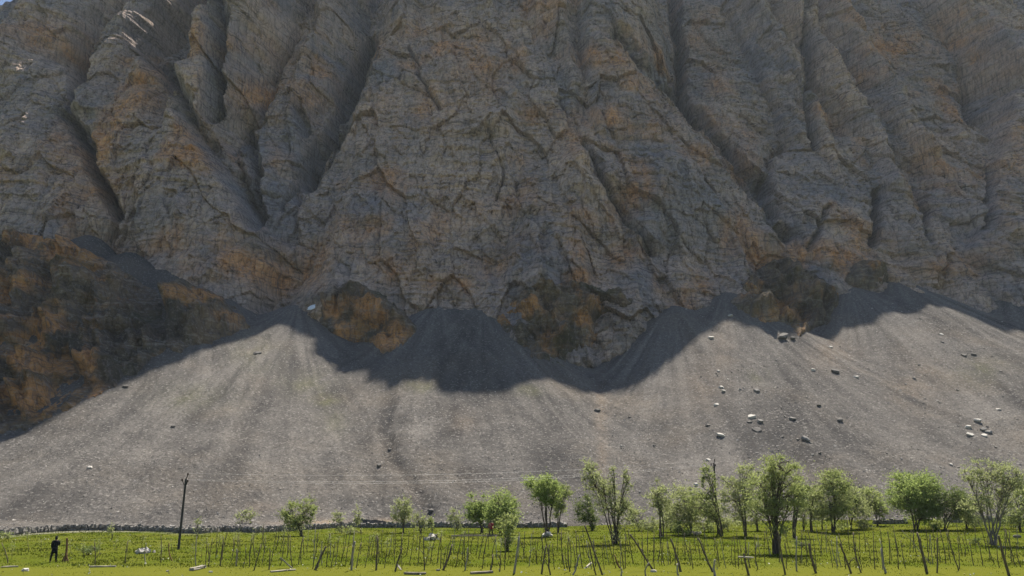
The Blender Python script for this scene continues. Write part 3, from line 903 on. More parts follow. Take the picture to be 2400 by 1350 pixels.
hm = N("haze_air")
pv = hm.n("ShaderNodeVolumePrincipled")
pv.inputs["Color"].default_value = (0.80, 0.88, 1.0, 1)
pv.inputs["Density"].default_value = 0.00007
pv.inputs["Anisotropy"].default_value = 0.2
hm.l(pv.outputs[0], hm.out.inputs["Volume"])
tag(link("haze", box_mesh("haze", -1600, 1600, -1600, 1600, -5, 590), hm.m), "thin blue haze in the valley air", "haze", None, "stuff")

# ------------------------------------------------------------------ stones
import bmesh
_bm = bmesh.new()
bmesh.ops.create_icosphere(_bm, subdivisions=3, radius=1.0)
ICO_V = np.array([v.co[:] for v in _bm.verts]); ICO_F = np.array([[v.index for v in f.verts] for f in _bm.faces])
_bm.free()
CUBE_V = np.array([(-1, -1, -1), (1, -1, -1), (1, 1, -1), (-1, 1, -1), (-1, -1, 1), (1, -1, 1), (1, 1, 1), (-1, 1, 1)], float)
CUBE_F = np.array([(0, 3, 2, 1), (4, 5, 6, 7), (0, 1, 5, 4), (1, 2, 6, 5), (2, 3, 7, 6), (3, 0, 4, 7)])


def rot_matrices(n, r, tilt=3.14):
    a = r.uniform(-math.pi, math.pi, n); b = r.uniform(-tilt, tilt, n); c = r.uniform(-tilt, tilt, n)
    def R(i, j, t):
        m = np.tile(np.eye(3), (n, 1, 1)); m[:, i, i] = m[:, j, j] = np.cos(t); m[:, i, j] = -np.sin(t); m[:, j, i] = np.sin(t)
        return m
    return R(0, 1, a) @ R(1, 2, b) @ R(0, 2, c)


def rubble(centres, sizes, r, flat=0.6, tilt=3.14, slope=0.0):
    """many rough angular stones in one mesh array"""
    n = len(centres)
    V = CUBE_V[None] * (1 + 0.45 * r.uniform(-1, 1, (n, 8, 3)))
    V = V * np.stack([r.uniform(0.7, 1.2, n), r.uniform(0.6, 1.0, n), r.uniform(flat * 0.6, flat * 1.2, n)], -1)[:, None, :] * (0.5 * np.asarray(sizes))[:, None, None]
    V = np.einsum('nij,nkj->nki', rot_matrices(n, r, tilt), V)
    if slope:
        cs, sn_ = math.cos(slope), math.sin(slope)
        V = np.stack([V[..., 0], cs * V[..., 1] - sn_ * V[..., 2], sn_ * V[..., 1] + cs * V[..., 2]], -1)
    V = V + np.asarray(centres)[:, None, :]
    F = (CUBE_F[None] + 8 * np.arange(n)[:, None, None]).reshape(-1, 4)
    return V.reshape(-1, 3), F


def boulder_mesh(r, sx, sy, sz):
    V = ICO_V.copy()
    for _ in range(13):
        n = r.normal(size=3); n /= np.linalg.norm(n)
        d = r.uniform(0.52, 0.88)
        k = V @ n
        V = V - np.maximum(0, k - d)[:, None] * n
    V[:, 2] = np.minimum(V[:, 2], 0.42)
    V = V * (1 + 0.05 * perlin(V[:, 0] * 3 + r.uniform(0, 50), V[:, 1] * 3, V[:, 2] * 3))[:, None]
    V = V * np.array([sx, sy, sz])
    return np_mesh("boulder", V, ICO_F, False)


def stone_material():
    m = N("scree_stone")
    geo = m.n("ShaderNodeNewGeometry")
    c = m.ramp(geo.outputs["Random Per Island"], [(0.0, (0.117, 0.109, 0.101)), (0.35, (0.187, 0.176, 0.160)), (0.7, (0.281, 0.261, 0.234)), (0.9, (0.406, 0.378, 0.343)), (1.0, (0.515, 0.484, 0.437))])
    f = m.noise(m.coord(), 4.0, 4, 0.6)
    c = m.mix(m.rng(f, 0.3, 0.7, 0.3, 0.0), c, (0.094, 0.086, 0.078))
    m.bsdf(c, 0.92, (f, 0.5, 0.1), 0.15)
    return m.m


M["scree_stone"] = stone_material()

# rubble strewn over the scree, densest along the seams between fans and low on the right
def scree_surface(px, py):
    X, Y, Z = first_hit(px, py)
    return X, Y, Z


r1 = np.random.default_rng(21)
nst = 21000
sx_ = r1.uniform(0, NC2 - 1.01, nst * 3).astype(int); sy_ = (r1.uniform(0, 1, nst * 3) ** 1.0 * (NR2 - 2)).astype(int)
qx, qy = p2x[sy_, sx_], p2y[sy_, sx_]
wgt = 0.02 + 0.05 * sstep(1000, 2000, qx) + 0.6 * seam[sy_, sx_] + 0.55 * spots(qx, qy, [(1350, 1050, 240, 130, 1), (1830, 960, 120, 140, 1), (1740, 860, 90, 120, .8), (950, 1090, 70, 90, 1), (1150, 1150, 200, 60, .9), (900, 960, 40, 60, .6), (1600, 690, 100, 50, 1.0), (2200, 1150, 260, 70, .5), (700, 1150, 300, 60, .35)])
wgt = wgt * (0.5 + 0.9 * np.clip(0.5 + fbm(X2[sy_, sx_] / 9, Y2[sy_, sx_] / 9, 71.0, 2), 0, 1)) * np.where(gap[sy_, sx_] > 0, 1, 1) * (X2[sy_, sx_] > -140)
on = (r1.uniform(0, 1, len(wgt)) < wgt) & (qx > -60) & (qx < 2460) & (qy < 1243) & (qy > 620)
sx_, sy_ = sx_[on][:nst], sy_[on][:nst]
size = 0.07 + 0.13 * r1.uniform(0, 1, len(sx_)) ** 2 + 0.40 * r1.uniform(0, 1, len(sx_)) ** 18 * (0.15 + 0.85 * sstep(1000, 1750, p2x[sy_, sx_]))
C = np.stack([X2[sy_, sx_], Y2[sy_, sx_], Z2[sy_, sx_] + 0.08 * size], -1) + r1.uniform(-0.15, 0.15, (len(sx_), 3)) * np.array([1, 1, 0.1])
V, F = rubble(C, size, r1, 0.5, 0.45, rad(30))
tag(link("scree_rubble", np_mesh("scree_rubble", V, F), M["scree_stone"]), "loose stones strewn over the scree fans", "stones", None, "stuff")

BG = "boulders lying on the scree"
boulders = [
    (1836, 794, 25, 12, "dark", "long dark boulder just below the tip of the diamond crag"), (1858, 795, 11, 9, "dark", "small dark boulder right of the long one under the diamond crag"),
    (1958, 873, 22, 11, "dark", "lone dark wedge boulder right of the middle of the right fan"), (1906, 867, 9, 9, "pale", "small upright pale block left of the dark wedge boulder"),
    (1762, 982, 18, 11, "pale", "pale rounded boulder on top of the boulder cluster right of centre"), (1757, 995, 11, 8, "dark", "small dark boulder at the left of the cluster right of centre"),
    (1783, 994, 16, 13, "grey", "grey pointed boulder at the right of the cluster right of centre"), (1771, 1011, 22, 6, "dark", "flat dark slab lowest in the cluster right of centre"),
    (1689, 1022, 18, 9, "pale", "flat pale boulder lying alone left of the boulder cluster"), (1659, 999, 11, 8, "dark", "small dark boulder upper left of the flat pale one"),
    (1889, 1035, 17, 14, "grey", "round grey boulder above the tallest tree"), (1970, 988, 14, 9, "dark", "dark broken boulder far above the bushy trees on the right"),
    (1858, 983, 14, 10, "grey", "grey boulder in the stony gully above the tallest tree"), (1774, 917, 15, 9, "grey", "flattish grey boulder above the boulder cluster right of centre"),
    (1691, 909, 12, 7, "pale", "pale flat stone, upper of two left of the gully"), (1696, 919, 9, 6, "pale", "pale flat stone, lower of two left of the gully"),
    (1680, 953, 12, 8, "pale", "pale stone midway between the two flat ones and the lone flat boulder"), (2294, 993, 16, 10, "pale", "topmost pale block of the cluster near the right edge"),
    (2270, 1004, 15, 12, "pale", "left upper pale block of the cluster near the right edge"), (2272, 1021, 17, 10, "pale", "left lower pale block of the cluster near the right edge"),
    (2305, 1008, 14, 11, "grey", "grey middle block of the cluster near the right edge"), (2317, 1013, 13, 9, "grey", "rightmost grey block of the cluster near the right edge"),
    (2308, 1024, 14, 7, "pale", "lowest pale slab of the cluster near the right edge"), (2259, 830, 14, 7, "dark", "dark flat boulder high on the right fan, left of a pair"),
    (2283, 833, 11, 7, "dark", "dark flat boulder high on the right fan, right of a pair"), (2142, 886, 9, 8, "grey", "small grey boulder in the middle of the right fan"),
    (2206, 786, 9, 7, "pale", "small pale boulder just below the shadow on the right fan"), (2209, 804, 8, 6, "grey", "small grey boulder below the pale one on the right fan"),
    (1947, 816, 10, 7, "pale", "small pale boulder right below the diamond crag"), (1667, 795, 12, 8, "pale", "pale boulder at the shadow edge left of the diamond crag"),
    (1712, 739, 11, 8, "pale", "pale boulder at the left corner of the diamond crag"), (1920, 955, 9, 7, "dark", "small dark boulder above the dark broken one"),
    (2007, 887, 11, 7, "pale", "small pale boulder right of the dark wedge boulder"), (604, 828, 20, 7, "dark", "thin dark slab near the top of the leftmost fan"),
    (296, 903, 13, 7, "dark", "dark stone beside the shadow line on the leftmost fan"), (210, 1095, 12, 9, "pale", "pale boulder low on the left part of the leftmost fan"),
    (889, 1091, 12, 9, "dark", "dark boulder in the seam right of the leftmost fan"), (913, 1047, 9, 7, "dark", "small dark boulder higher in the seam right of the leftmost fan"),
    (1400, 963, 13, 10, "dark", "dark clump of stone in the pinkish streak below the middle crag"), (1660, 1078, 10, 7, "pale", "pale boulder beside the top of the right utility pole"),
    (1010, 1189, 12, 7, "dark", "dark boulder at the foot of the scree above the small trees"), (405, 1000, 11, 6, "dark", "small dark slab in the middle of the leftmost fan"),
    (1632, 1136, 10, 8, "pale", "pale boulder left of the right utility pole, half way down"), (2340, 960, 9, 6, "pale", "small pale stone above the cluster near the right edge"),
]
r2 = np.random.default_rng(33)
bxs = np.array([b[0] for b in boulders], float); bys = np.array([b[1] for b in boulders], float)
BX, BY, BZ = first_hit(bxs, bys)


def final_scree_z(x, y):
    """height of the finished scree mesh at a point"""
    d = (X2 / Y2 - x / y) ** 2 * 1e4 + (Y2 - y) ** 2 * 0.05
    k = np.argmin(d)
    return float(Z2.ravel()[k])


for (bx, by, bw, bh, tone_, lab), X, Y, Z in zip(boulders, BX, BY, BZ):
    m_ = Y / FOC
    o_ = link("boulder", boulder_mesh(r2, bw * m_ * 0.62, bw * m_ * 0.55, bh * m_ * 0.75), M["stone_" + tone_])
    o_.location = (X, Y, final_scree_z(X, Y) + bh * m_ * 0.28)
    o_.rotation_euler = (rad(30) + r2.uniform(-.2, .2), r2.uniform(-.18, .18), r2.uniform(-.3, .3))
    tag(o_, lab, "boulder", BG)

# old snow under the cliff
X, Y, Z = (float(a[0]) for a in first_hit(735, 722))
vv = ICO_V * np.array([1.7, 1.3, 0.3]) * (1 + 0.35 * perlin(ICO_V[:, 0] * 2 + 3, ICO_V[:, 1] * 2, ICO_V[:, 2] * 2))[:, None]
sn = link("snow_patch", np_mesh("snow_patch", vv, ICO_F, True), M["snow"])
sn.location = (X, Y - 0.3, Z + 0.25); sn.rotation_euler = (rad(42), rad(-20), 0)
tag(sn, "small white patch of old snow at the top of the leftmost fan", "snow")

# ------------------------------------------------------------------ dry stone walls
def stone_wall(sa, sb, yfun, height, label, seed, zbase=0.0, width=0.5):
    r = np.random.default_rng(seed)
    ss = np.linspace(sa, sb, 400)
    P = np.stack([ss * yfun(ss), yfun(ss)], -1)
    L = np.concatenate([[0], np.cumsum(np.linalg.norm(np.diff(P, axis=0), axis=1))])
    n = int(L[-1] / 0.34)
    cs, sz = [], []
    rows = max(2, int(round(height / 0.24)))
    for k in range(rows):
        t_ = np.arange(n) * 0.34 + r.uniform(-0.12, 0.12, n) + 0.17 * (k % 2)
        x = np.interp(t_, L, P[:, 0]); y = np.interp(t_, L, P[:, 1])
        for dy in (-0.14, 0.16):
            cs.append(np.stack([x, y + dy + r.uniform(-.06, .06, n), ground_z(x, y) + zbase + (k + 0.5) * height / rows + r.uniform(-.05, .05, n)], -1))
            sz.append(r.uniform(0.30, 0.5, n))
    # loose cap stones
    t_ = r.uniform(0, L[-1], n // 2)
    x = np.interp(t_, L, P[:, 0]); y = np.interp(t_, L, P[:, 1])
    cs.append(np.stack([x, y, ground_z(x, y) + height + 0.06 + zbase], -1)); sz.append(r.uniform(0.2, 0.42, n // 2))
    V, F = rubble(np.concatenate(cs), np.concatenate(sz), r, 0.85, 0.25)
    root = empty("stone_wall", (float(P[200, 0]), float(P[200, 1]), float(ground_z(P[200, 0], P[200, 1]))))
    tag(root, label, "wall")
    o_ = link("wall_stones", np_mesh("wall_stones", V - np.array(root.location)[None], F), M["wall_stone"], root)
    o_["kind"] = "stuff"
    # earth core behind the stones
    pf = []
    for k in range(len(ss)):
        g = float(ground_z(P[k, 0], P[k, 1])) + zbase
        pf += [(P[k, 0], P[k, 1] - 0.1, g - 0.3), (P[k, 0], P[k, 1] - 0.1, g + height - 0.1), (P[k, 0], P[k, 1] + 0.12, g + height - 0.1), (P[k, 0], P[k, 1] + 0.12, g - 0.3)]
    link("wall_core", np_mesh("wall_core", np.array(pf) - np.array(root.location)[None], grid_faces(len(ss), 4)), M["stone_dark"], root)
    return root


M["wall_stone"] = plain("wall_stone", (0.085, 0.08, 0.074), (0.24, 0.225, 0.205), 2.5, 0.9)
stone_wall(-0.80, WS[-1], wall_y, 0.58, "long low dry stone wall dividing the meadow from the scree", 41)
sa, _ = ray(2050, 1228); sb, _ = ray(2128, 1228)
stone_wall(float(sa), float(sb), lambda q: np.full(np.shape(q), 104.0), 0.5, "short low stone wall left of the round bright green tree", 42)
sa, _ = ray(2215, 1228); sb, _ = ray(2470, 1228)
stone_wall(float(sa), float(sb), lambda q: np.full(np.shape(q), 106.0), 0.6, "low stone wall behind the trees at the right edge", 43)

# ------------------------------------------------------------------ tubes
def tube(P, R, n=6, cap=True):
    P = np.asarray(P, float); R = np.asarray(R, float)
    T = np.gradient(P, axis=0); T /= np.linalg.norm(T, axis=1)[:, None] + 1e-9
    ref = np.array([0, 1.0, 0]) if abs(T[0][1]) < 0.9 else np.array([1.0, 0, 0])
    A = np.cross(T, ref); A /= np.linalg.norm(A, axis=1)[:, None] + 1e-9
    B = np.cross(T, A)
    th = np.linspace(0, 2 * math.pi, n, endpoint=False)
    V = P[:, None] + R[:, None, None] * (np.cos(th)[None, :, None] * A[:, None] + np.sin(th)[None, :, None] * B[:, None])
    m = len(P)
    F = []
    for i in range(m - 1):
        for k in range(n):
            F.append((i * n + k, i * n + (k + 1) % n, (i + 1) * n + (k + 1) % n, (i + 1) * n + k))
    V = V.reshape(-1, 3)
    if cap:
        V = np.vstack([V, P[0], P[-1]])
        a, b = len(V) - 2, len(V) - 1
        for k in range(n):
            F.append((a, (k + 1) % n, k, k)); F.append((b, (m - 1) * n + k, (m - 1) * n + (k + 1) % n, (m - 1) * n + (k + 1) % n))
    return V, F


def tubes_mesh(name, items, smooth=True):
    Vs, Fs, off = [], [], 0
    for P, R, n in items:
        V, F = tube(P, R, n, False)
        Vs.append(V); Fs.append(np.array(F) + off); off += len(V)
    return np_mesh(name, np.vstack(Vs), np.vstack(Fs), smooth)


def cap_tube(name, P, R, n=7, smooth=False):
    V, F = tube(P, R, n, True)
    me = bpy.data.meshes.new(name)
    me.from_pydata([tuple(v) for v in V], [], [tuple(dict.fromkeys(f)) for f in F])
    if smooth:
        me.polygons.foreach_set("use_smooth", np.ones(len(me.polygons), bool))
    return me


# ------------------------------------------------------------------ willow trees
def tree(label, base, blobs, leaf="leaf_mid", dens=330, stems=2, tr=0.11, bark="bark", seed=0, group="willow trees on the meadow", name="willow_tree", cat="tree", leafsize=1.0):
    r = np.random.default_rng(1000 + seed)
    bx, by, bz = on_ground(*base)
    root = empty(name, (bx, by, bz - 0.05))
    b0 = np.array([bx, by, bz - 0.05])
    k = by / FOC
    limbs, leaves = [], []
    Ls = 0.165 * (by / 65.0) ** 0.6 * leafsize
    for j, (cx, cy, rx, ry) in enumerate(blobs):
        Yb = by + r.uniform(-0.5, 0.5) * rx * k
        c = np.array([float(a) for a in at(cx, cy, Yb)]) - b0
        ex, ez = rx * k * 1.22, ry * k * 1.18
        # stem(s) up into this part of the crown
        ns = stems if j == 0 else max(1, stems - 1)
        tips = []
        for q in range(ns):
            foot = np.array([r.uniform(-1, 1) * tr * 1.6, r.uniform(-1, 1) * tr * 1.6, 0])
            tgt = c + np.array([r.uniform(-.45, .45) * ex, r.uniform(-.4, .4) * ex, r.uniform(-.1, .55) * ez])
            mid = foot + (tgt - foot) * 0.45 + np.array([r.uniform(-.18, .18) * ex - 0.18 * (tgt[0]), 0, 0.12 * tgt[2]])
            t_ = np.linspace(0, 1, 9)[:, None]
            P = (1 - t_) ** 2 * foot + 2 * t_ * (1 - t_) * mid + t_ ** 2 * tgt
            P[1:] += r.normal(0, 0.035 * (tgt[2] + 1) / 6, (8, 3))
            R = tr * (1.0 - 0.82 * t_[:, 0]) * r.uniform(0.7, 1.1) / (1 + 0.12 * (len(blobs) - 1))
            limbs.append((P, R, 6)); tips.append(P)
        ncl = int(np.clip(7 + ex * ez * 9, 7, 42))
        u = r.normal(size=(ncl, 3)); u /= np.linalg.norm(u, axis=1)[:, None]
        rad_ = r.uniform(0.25, 1.0, ncl) ** 0.55
        CC = c + u * rad_[:, None] * np.array([ex, ex * 0.85, ez])
        nl = int((1.25 if leaf == 'leaf_bright' else 1.0) * dens * math.pi * ex * ez) + 40
        wts = r.uniform(0.4, 1.6, ncl); wts /= wts.sum()
        for q in range(ncl):
            S = tips[r.integers(len(tips))]
            f = S[int(r.integers(4, 9))]
            m1 = 0.5 * (f + CC[q]) + np.array([0, 0, 0.10 * ez])
            limbs.append((np.array([f, m1, CC[q]]), np.array([0.32, 0.2, 0.08]) * tr * 0.55 + 0.006, 4))
            n = max(4, int(nl * wts[q]))
            sg = np.array([0.19 * ex + 0.10, 0.19 * ex + 0.10, 0.17 * ez + 0.10]) * r.uniform(0.6, 1.25)
            L = CC[q] + r.normal(size=(n, 3)) * sg
            # sprays: leaves strung along short drooping twigs
            tw = r.normal(size=(max(2, n // 9), 3)); 
            tw[:, 2] = np.abs(tw[:, 2]) * 0.7
            tid = r.integers(0, len(tw), n); tpos = r.uniform(0, 1, n)[:, None]
            L2 = CC[q] + tw[tid] * sg * 1.3 * tpos + r.normal(size=(n, 3)) * 0.05
            L = np.where(r.uniform(0, 1, n)[:, None] < 0.6, L2, L)
            leaves.append(L)
    Lp = np.vstack(leaves)
    Lp = Lp[Lp[:, 2] > 0.15]
    n = len(Lp)
    a = r.normal(size=(n, 3)); a[:, 2] -= 0.35; a /= np.linalg.norm(a, axis=1)[:, None]
    b = np.cross(a, r.normal(size=(n, 3))); b /= np.linalg.norm(b, axis=1)[:, None] + 1e-9
    ln = Ls * r.uniform(0.6, 1.35, n)[:, None]
    V = np.stack([Lp - a * ln * 0.5, Lp + b * ln * 0.2 + a * ln * 0.05, Lp + a * ln * 0.5, Lp - b * ln * 0.2], 1).reshape(-1, 3)
    link("trunk", tubes_mesh("trunk", limbs), M[bark], root)
    link("crown", np_mesh("crown", V, np.arange(4 * n).reshape(-1, 4)), M[leaf], root)
    tag(root, label, cat, group)
    return n


nleaf = 0
TREES = [
    ("small two stemmed olive willow, first tree right of left utility pole with a full crown", (707, 1257), [(686, 1206, 20, 26), (718, 1203, 20, 28), (700, 1222, 22, 16)], "leaf_mid", 330, 2, .10),
    ("very small pale willow by the wall, second from left", (803, 1250), [(793, 1215, 14, 14), (800, 1242, 9, 8)], "leaf_grey", 200, 2, .06),
    ("slender upright sapling tree by the wall between two small willows", (847, 1250), [(841, 1208, 8, 20), (834, 1246, 9, 9)], "leaf_grey", 210, 1, .06),
    ("airy twin stemmed willow with thin crown, left of the centre", (948, 1249), [(934, 1196, 15, 24), (955, 1196, 16, 26), (944, 1215, 24, 10)], "leaf_grey", 210, 1, .09),
    ("small vase shaped pale willow right of the airy twin stemmed one", (987, 1248), [(978, 1220, 10, 18), (995, 1222, 11, 16)], "leaf_grey", 190, 2, .07),
    ("tiny upright sapling by the wall left of the bright pair", (1012, 1249), [(1009, 1232, 5, 15)], "leaf_mid", 260, 1, .04),
    ("small greyish willow by the wall, left of the bright pair", (1072, 1242), [(1066, 1208, 15, 16), (1074, 1228, 10, 12)], "leaf_grey", 200, 2, .06),
    ("bright green willow, left one of the bright pair", (1128, 1250), [(1120, 1190, 21, 26), (1112, 1205, 20, 16), (1136, 1202, 15, 22)], "leaf_bright", 420, 3, .10),
    ("bright green rounded willow, right one of the bright pair, above the bush", (1172, 1252), [(1176, 1185, 28, 26), (1180, 1204, 32, 26), (1158, 1210, 16, 16)], "leaf_bright", 420, 2, .09),
    ("dense yellow green bush tree with many stems in front of the bright pair", (1189, 1291), [(1188, 1248, 19, 26), (1192, 1222, 17, 14), (1186, 1266, 16, 14)], "leaf_mid", 480, 5, .06),
    ("bright flat topped willow on a single dark trunk, alone right of centre", (1281, 1257), [(1262, 1136, 28, 16), (1284, 1134, 22, 18), (1290, 1160, 26, 22), (1272, 1152, 22, 20)], "leaf_bright", 440, 1, .14),
    ("smaller willow leaning out just right of the flat topped one", (1309, 1248), [(1318, 1165, 18, 24), (1324, 1150, 10, 14), (1306, 1198, 14, 14)], "leaf_mid", 360, 2, .09),
    ("dark green bushy shrub tree behind the tall forked willow", (1388, 1244), [(1374, 1196, 20, 26), (1384, 1222, 14, 18)], "leaf_dark", 380, 3, .08),
    ("tall forked open willow with leaning left stem and three tips", (1441, 1274), [(1381, 1108, 17, 26), (1402, 1138, 24, 24), (1436, 1120, 8, 26), (1469, 1130, 10, 24), (1432, 1178, 34, 34), (1462, 1200, 20, 34), (1450, 1250, 13, 16)], "leaf_grey", 300, 1, .16),
    ("low olive shrub tree right of the tall forked willow", (1498, 1245), [(1494, 1215, 20, 22)], "leaf_grey", 300, 3, .06),
    ("slim rounded willow left of the leaning one", (1551, 1258), [(1550, 1160, 25, 28), (1546, 1186, 20, 18)], "leaf_grey", 330, 2, .11),
    ("wide hazy olive willow behind, left of the leaning one", (1619, 1253), [(1600, 1178, 34, 34), (1590, 1210, 34, 22), (1630, 1205, 24, 24)], "leaf_grey", 330, 2, .10),
    ("willow with a long trunk leaning left beside the right utility pole", (1692, 1257), [(1656, 1112, 13, 22), (1644, 1180, 34, 26), (1660, 1150, 16, 22), (1672, 1208, 18, 16)], "leaf_mid", 320, 1, .13),
    ("spreading olive willow between the leaning one and the tallest tree", (1748, 1256), [(1722, 1185, 34, 34), (1742, 1152, 24, 24), (1750, 1112, 24, 18), (1712, 1128, 16, 14)], "leaf_grey", 320, 2, .12),
    ("tallest and fullest willow with a thick clump of stems at its foot", (1818, 1298), [(1834, 1096, 34, 26), (1842, 1132, 38, 34), (1788, 1150, 42, 38), (1848, 1178, 34, 28), (1798, 1196, 38, 26), (1812, 1118, 26, 24), (1826, 1226, 26, 20)], "leaf_mid", 380, 3, .15),
    ("willow on a thick dark trunk right behind the tallest one", (1862, 1261), [(1866, 1178, 22, 26), (1872, 1148, 18, 20)], "leaf_dark", 340, 1, .19),
    ("grey green willow with short trunk, second right of the tallest", (1904, 1246), [(1906, 1186, 24, 32), (1912, 1158, 16, 16)], "leaf_grey", 330, 2, .11),
    ("broad domed willow in the middle of the right hand group", (1952, 1248), [(1946, 1132, 32, 22), (1958, 1166, 42, 34), (1940, 1196, 30, 22), (1975, 1190, 22, 24)], "leaf_mid", 340, 2, .14),
    ("vase shaped multi stemmed willow right of the broad domed one", (1995, 1240), [(1984, 1182, 20, 28), (2006, 1180, 22, 28), (1996, 1160, 18, 18)], "leaf_grey", 270, 3, .07),
    ("small willow leaning left with a yellow green lower bough", (2057, 1232), [(2040, 1166, 22, 24), (2050, 1190, 20, 16), (2068, 1200, 12, 12)], "leaf_mid", 380, 2, .10),
    ("round bright yellow green willow standing clear near the right", (2147, 1242), [(2140, 1138, 40, 28), (2124, 1165, 36, 30), (2168, 1160, 36, 36), (2146, 1188, 44, 24), (2178, 1210, 22, 26)], "leaf_bright", 430, 2, .14),
    ("dim green willow between the round bright one and the large right one", (2213, 1242), [(2236, 1172, 34, 26), (2222, 1198, 26, 20), (2256, 1196, 22, 20)], "leaf_dark", 330, 2, .10),
    ("large open willow with pale bare limbs near the right edge", (2328, 1277), [(2318, 1098, 32, 18), (2270, 1110, 24, 16), (2330, 1140, 46, 30), (2374, 1130, 26, 34), (2300, 1182, 30, 22), (2352, 1182, 26, 24)], "leaf_grey", 290, 2, .16),
    ("willow cut by the right edge of the picture", (2392, 1246), [(2398, 1176, 30, 34), (2390, 1210, 22, 20)], "leaf_mid", 330, 2, .11),
    ("faint small willow by the wall, leftmost one with a crown, right of left pole", (570, 1244), [(566, 1212, 12, 14), (588, 1208, 12, 14)], "leaf_grey", 150, 2, .06),
    ("pale low willow filling the gap left of the wide hazy one", (1574, 1247), [(1572, 1208, 20, 22), (1566, 1226, 18, 12)], "leaf_grey", 260, 3, .06),
    ("pale feathery willow behind the long leaning trunk", (1664, 1246), [(1668, 1196, 22, 26), (1680, 1216, 16, 14)], "leaf_grey", 240, 3, .07),
    ("pale feathery willow left behind the tallest tree", (1776, 1245), [(1770, 1196, 22, 26), (1764, 1216, 18, 14)], "leaf_grey", 250, 3, .07),
    ("pale willow between the thick dark trunk and the grey green one", (1884, 1243), [(1886, 1200, 18, 24)], "leaf_grey", 250, 3, .07),
    ("pale low willow between the grey green one and the broad dome", (1927, 1241), [(1928, 1204, 18, 22)], "leaf_grey", 250, 3, .06),
    ("pale low willow right of the vase shaped one", (2024, 1238), [(2022, 1200, 18, 22)], "leaf_grey", 240, 3, .06),
    ("pale feathery willow behind the left side of the large right one", (2266, 1240), [(2272, 1190, 26, 24), (2262, 1212, 20, 14)], "leaf_grey", 260, 3, .07),
    ("tiny round sapling by the wall right of the person in black", (262, 1266), [(260, 1239, 6, 9)], "leaf_grey", 220, 2, .03),
    ("thin nearly bare sapling right of the left utility pole", (463, 1262), [(462, 1228, 7, 18)], "leaf_grey", 110, 2, .04),
]
for i, tr_ in enumerate(TREES):
    lab, base, blobs, leaf, dens, stems, trk = tr_
    nleaf += tree(lab, base, blobs, leaf, dens, stems, trk, "bark_pale" if "pale bare" in lab else "bark", i)
SHRUBS = [
    ("low green shrub at the left edge below the wall", (20, 1264), [(18, 1256, 12, 7)], "leaf_mid"), ("dark twiggy shrub on the meadow right of the brown post", (205, 1301), [(200, 1291, 20, 7), (215, 1288, 12, 7)], "leaf_dark"),
    ("grey green shrub left of the slim rounded willow", (1528, 1246), [(1526, 1228, 18, 14)], "leaf_grey"), ("dark low shrub under the wide hazy willow", (1592, 1256), [(1590, 1238, 22, 14)], "leaf_dark"),
    ("low shrub under the leaning willow", (1652, 1248), [(1650, 1232, 24, 12)], "leaf_mid"), ("low shrub left of the spreading olive willow", (1708, 1246), [(1706, 1228, 20, 14)], "leaf_grey"),
    ("dark shrub at the foot of the trunk behind the tallest willow", (1880, 1283), [(1880, 1274, 14, 8)], "leaf_dark"), ("small round dark shrub in the grass left of the large right willow", (2283, 1276), [(2283, 1269, 12, 7)], "leaf_dark"),
    ("low shrub along the wall right of the round bright willow", (2200, 1236), [(2200, 1226, 18, 9)], "leaf_mid"), ("dark shrub against the wall at the right edge", (2370, 1240), [(2372, 1222, 30, 12)], "leaf_dark"),
    ("low shrub against the wall left of the large right willow", (2285, 1238), [(2282, 1222, 20, 11)], "leaf_dark"), ("low pale shrub at the foot of the small leaning willow", (2030, 1240), [(2030, 1230, 16, 8)], "leaf_grey"),
    ("low shrub between vase shaped and broad domed willow", (1972, 1246), [(1972, 1234, 14, 10)], "leaf_mid"), ("bushy sapling left of the slender upright one", (821, 1252), [(820, 1244, 8, 7)], "leaf_mid"),
]
for i, (lab, base, blobs, leaf) in enumerate(SHRUBS):
    nleaf += tree(lab, base, blobs, leaf, 360, 4, .03, "bark", 200 + i, "shrubs on the meadow", "shrub", "shrub")
print("LEAVES", nleaf)

# ------------------------------------------------------------------ stakes and posts
def stake_points(top, bot, r, wob=0.03, n=6, dlean=0.0):
    bx, by, bz = on_ground(*bot)
    tx, ty, tz = (float(a) for a in at(top[0], top[1], by + dlean))
    P0 = np.array([0, 0, -0.15]); P1 = np.array([tx - bx, ty - by, tz - bz])
    t_ = np.linspace(0, 1, n)[:, None]
    P = P0 + (P1 - P0) * t_
    bend = np.array([r.normal(0, wob), r.normal(0, wob), 0])
    P = P + bend * np.sin(t_ * math.pi) + r.normal(0, wob * 0.25, P.shape) * (t_ > 0) * (t_ < 1)
    return (bx, by, bz), P


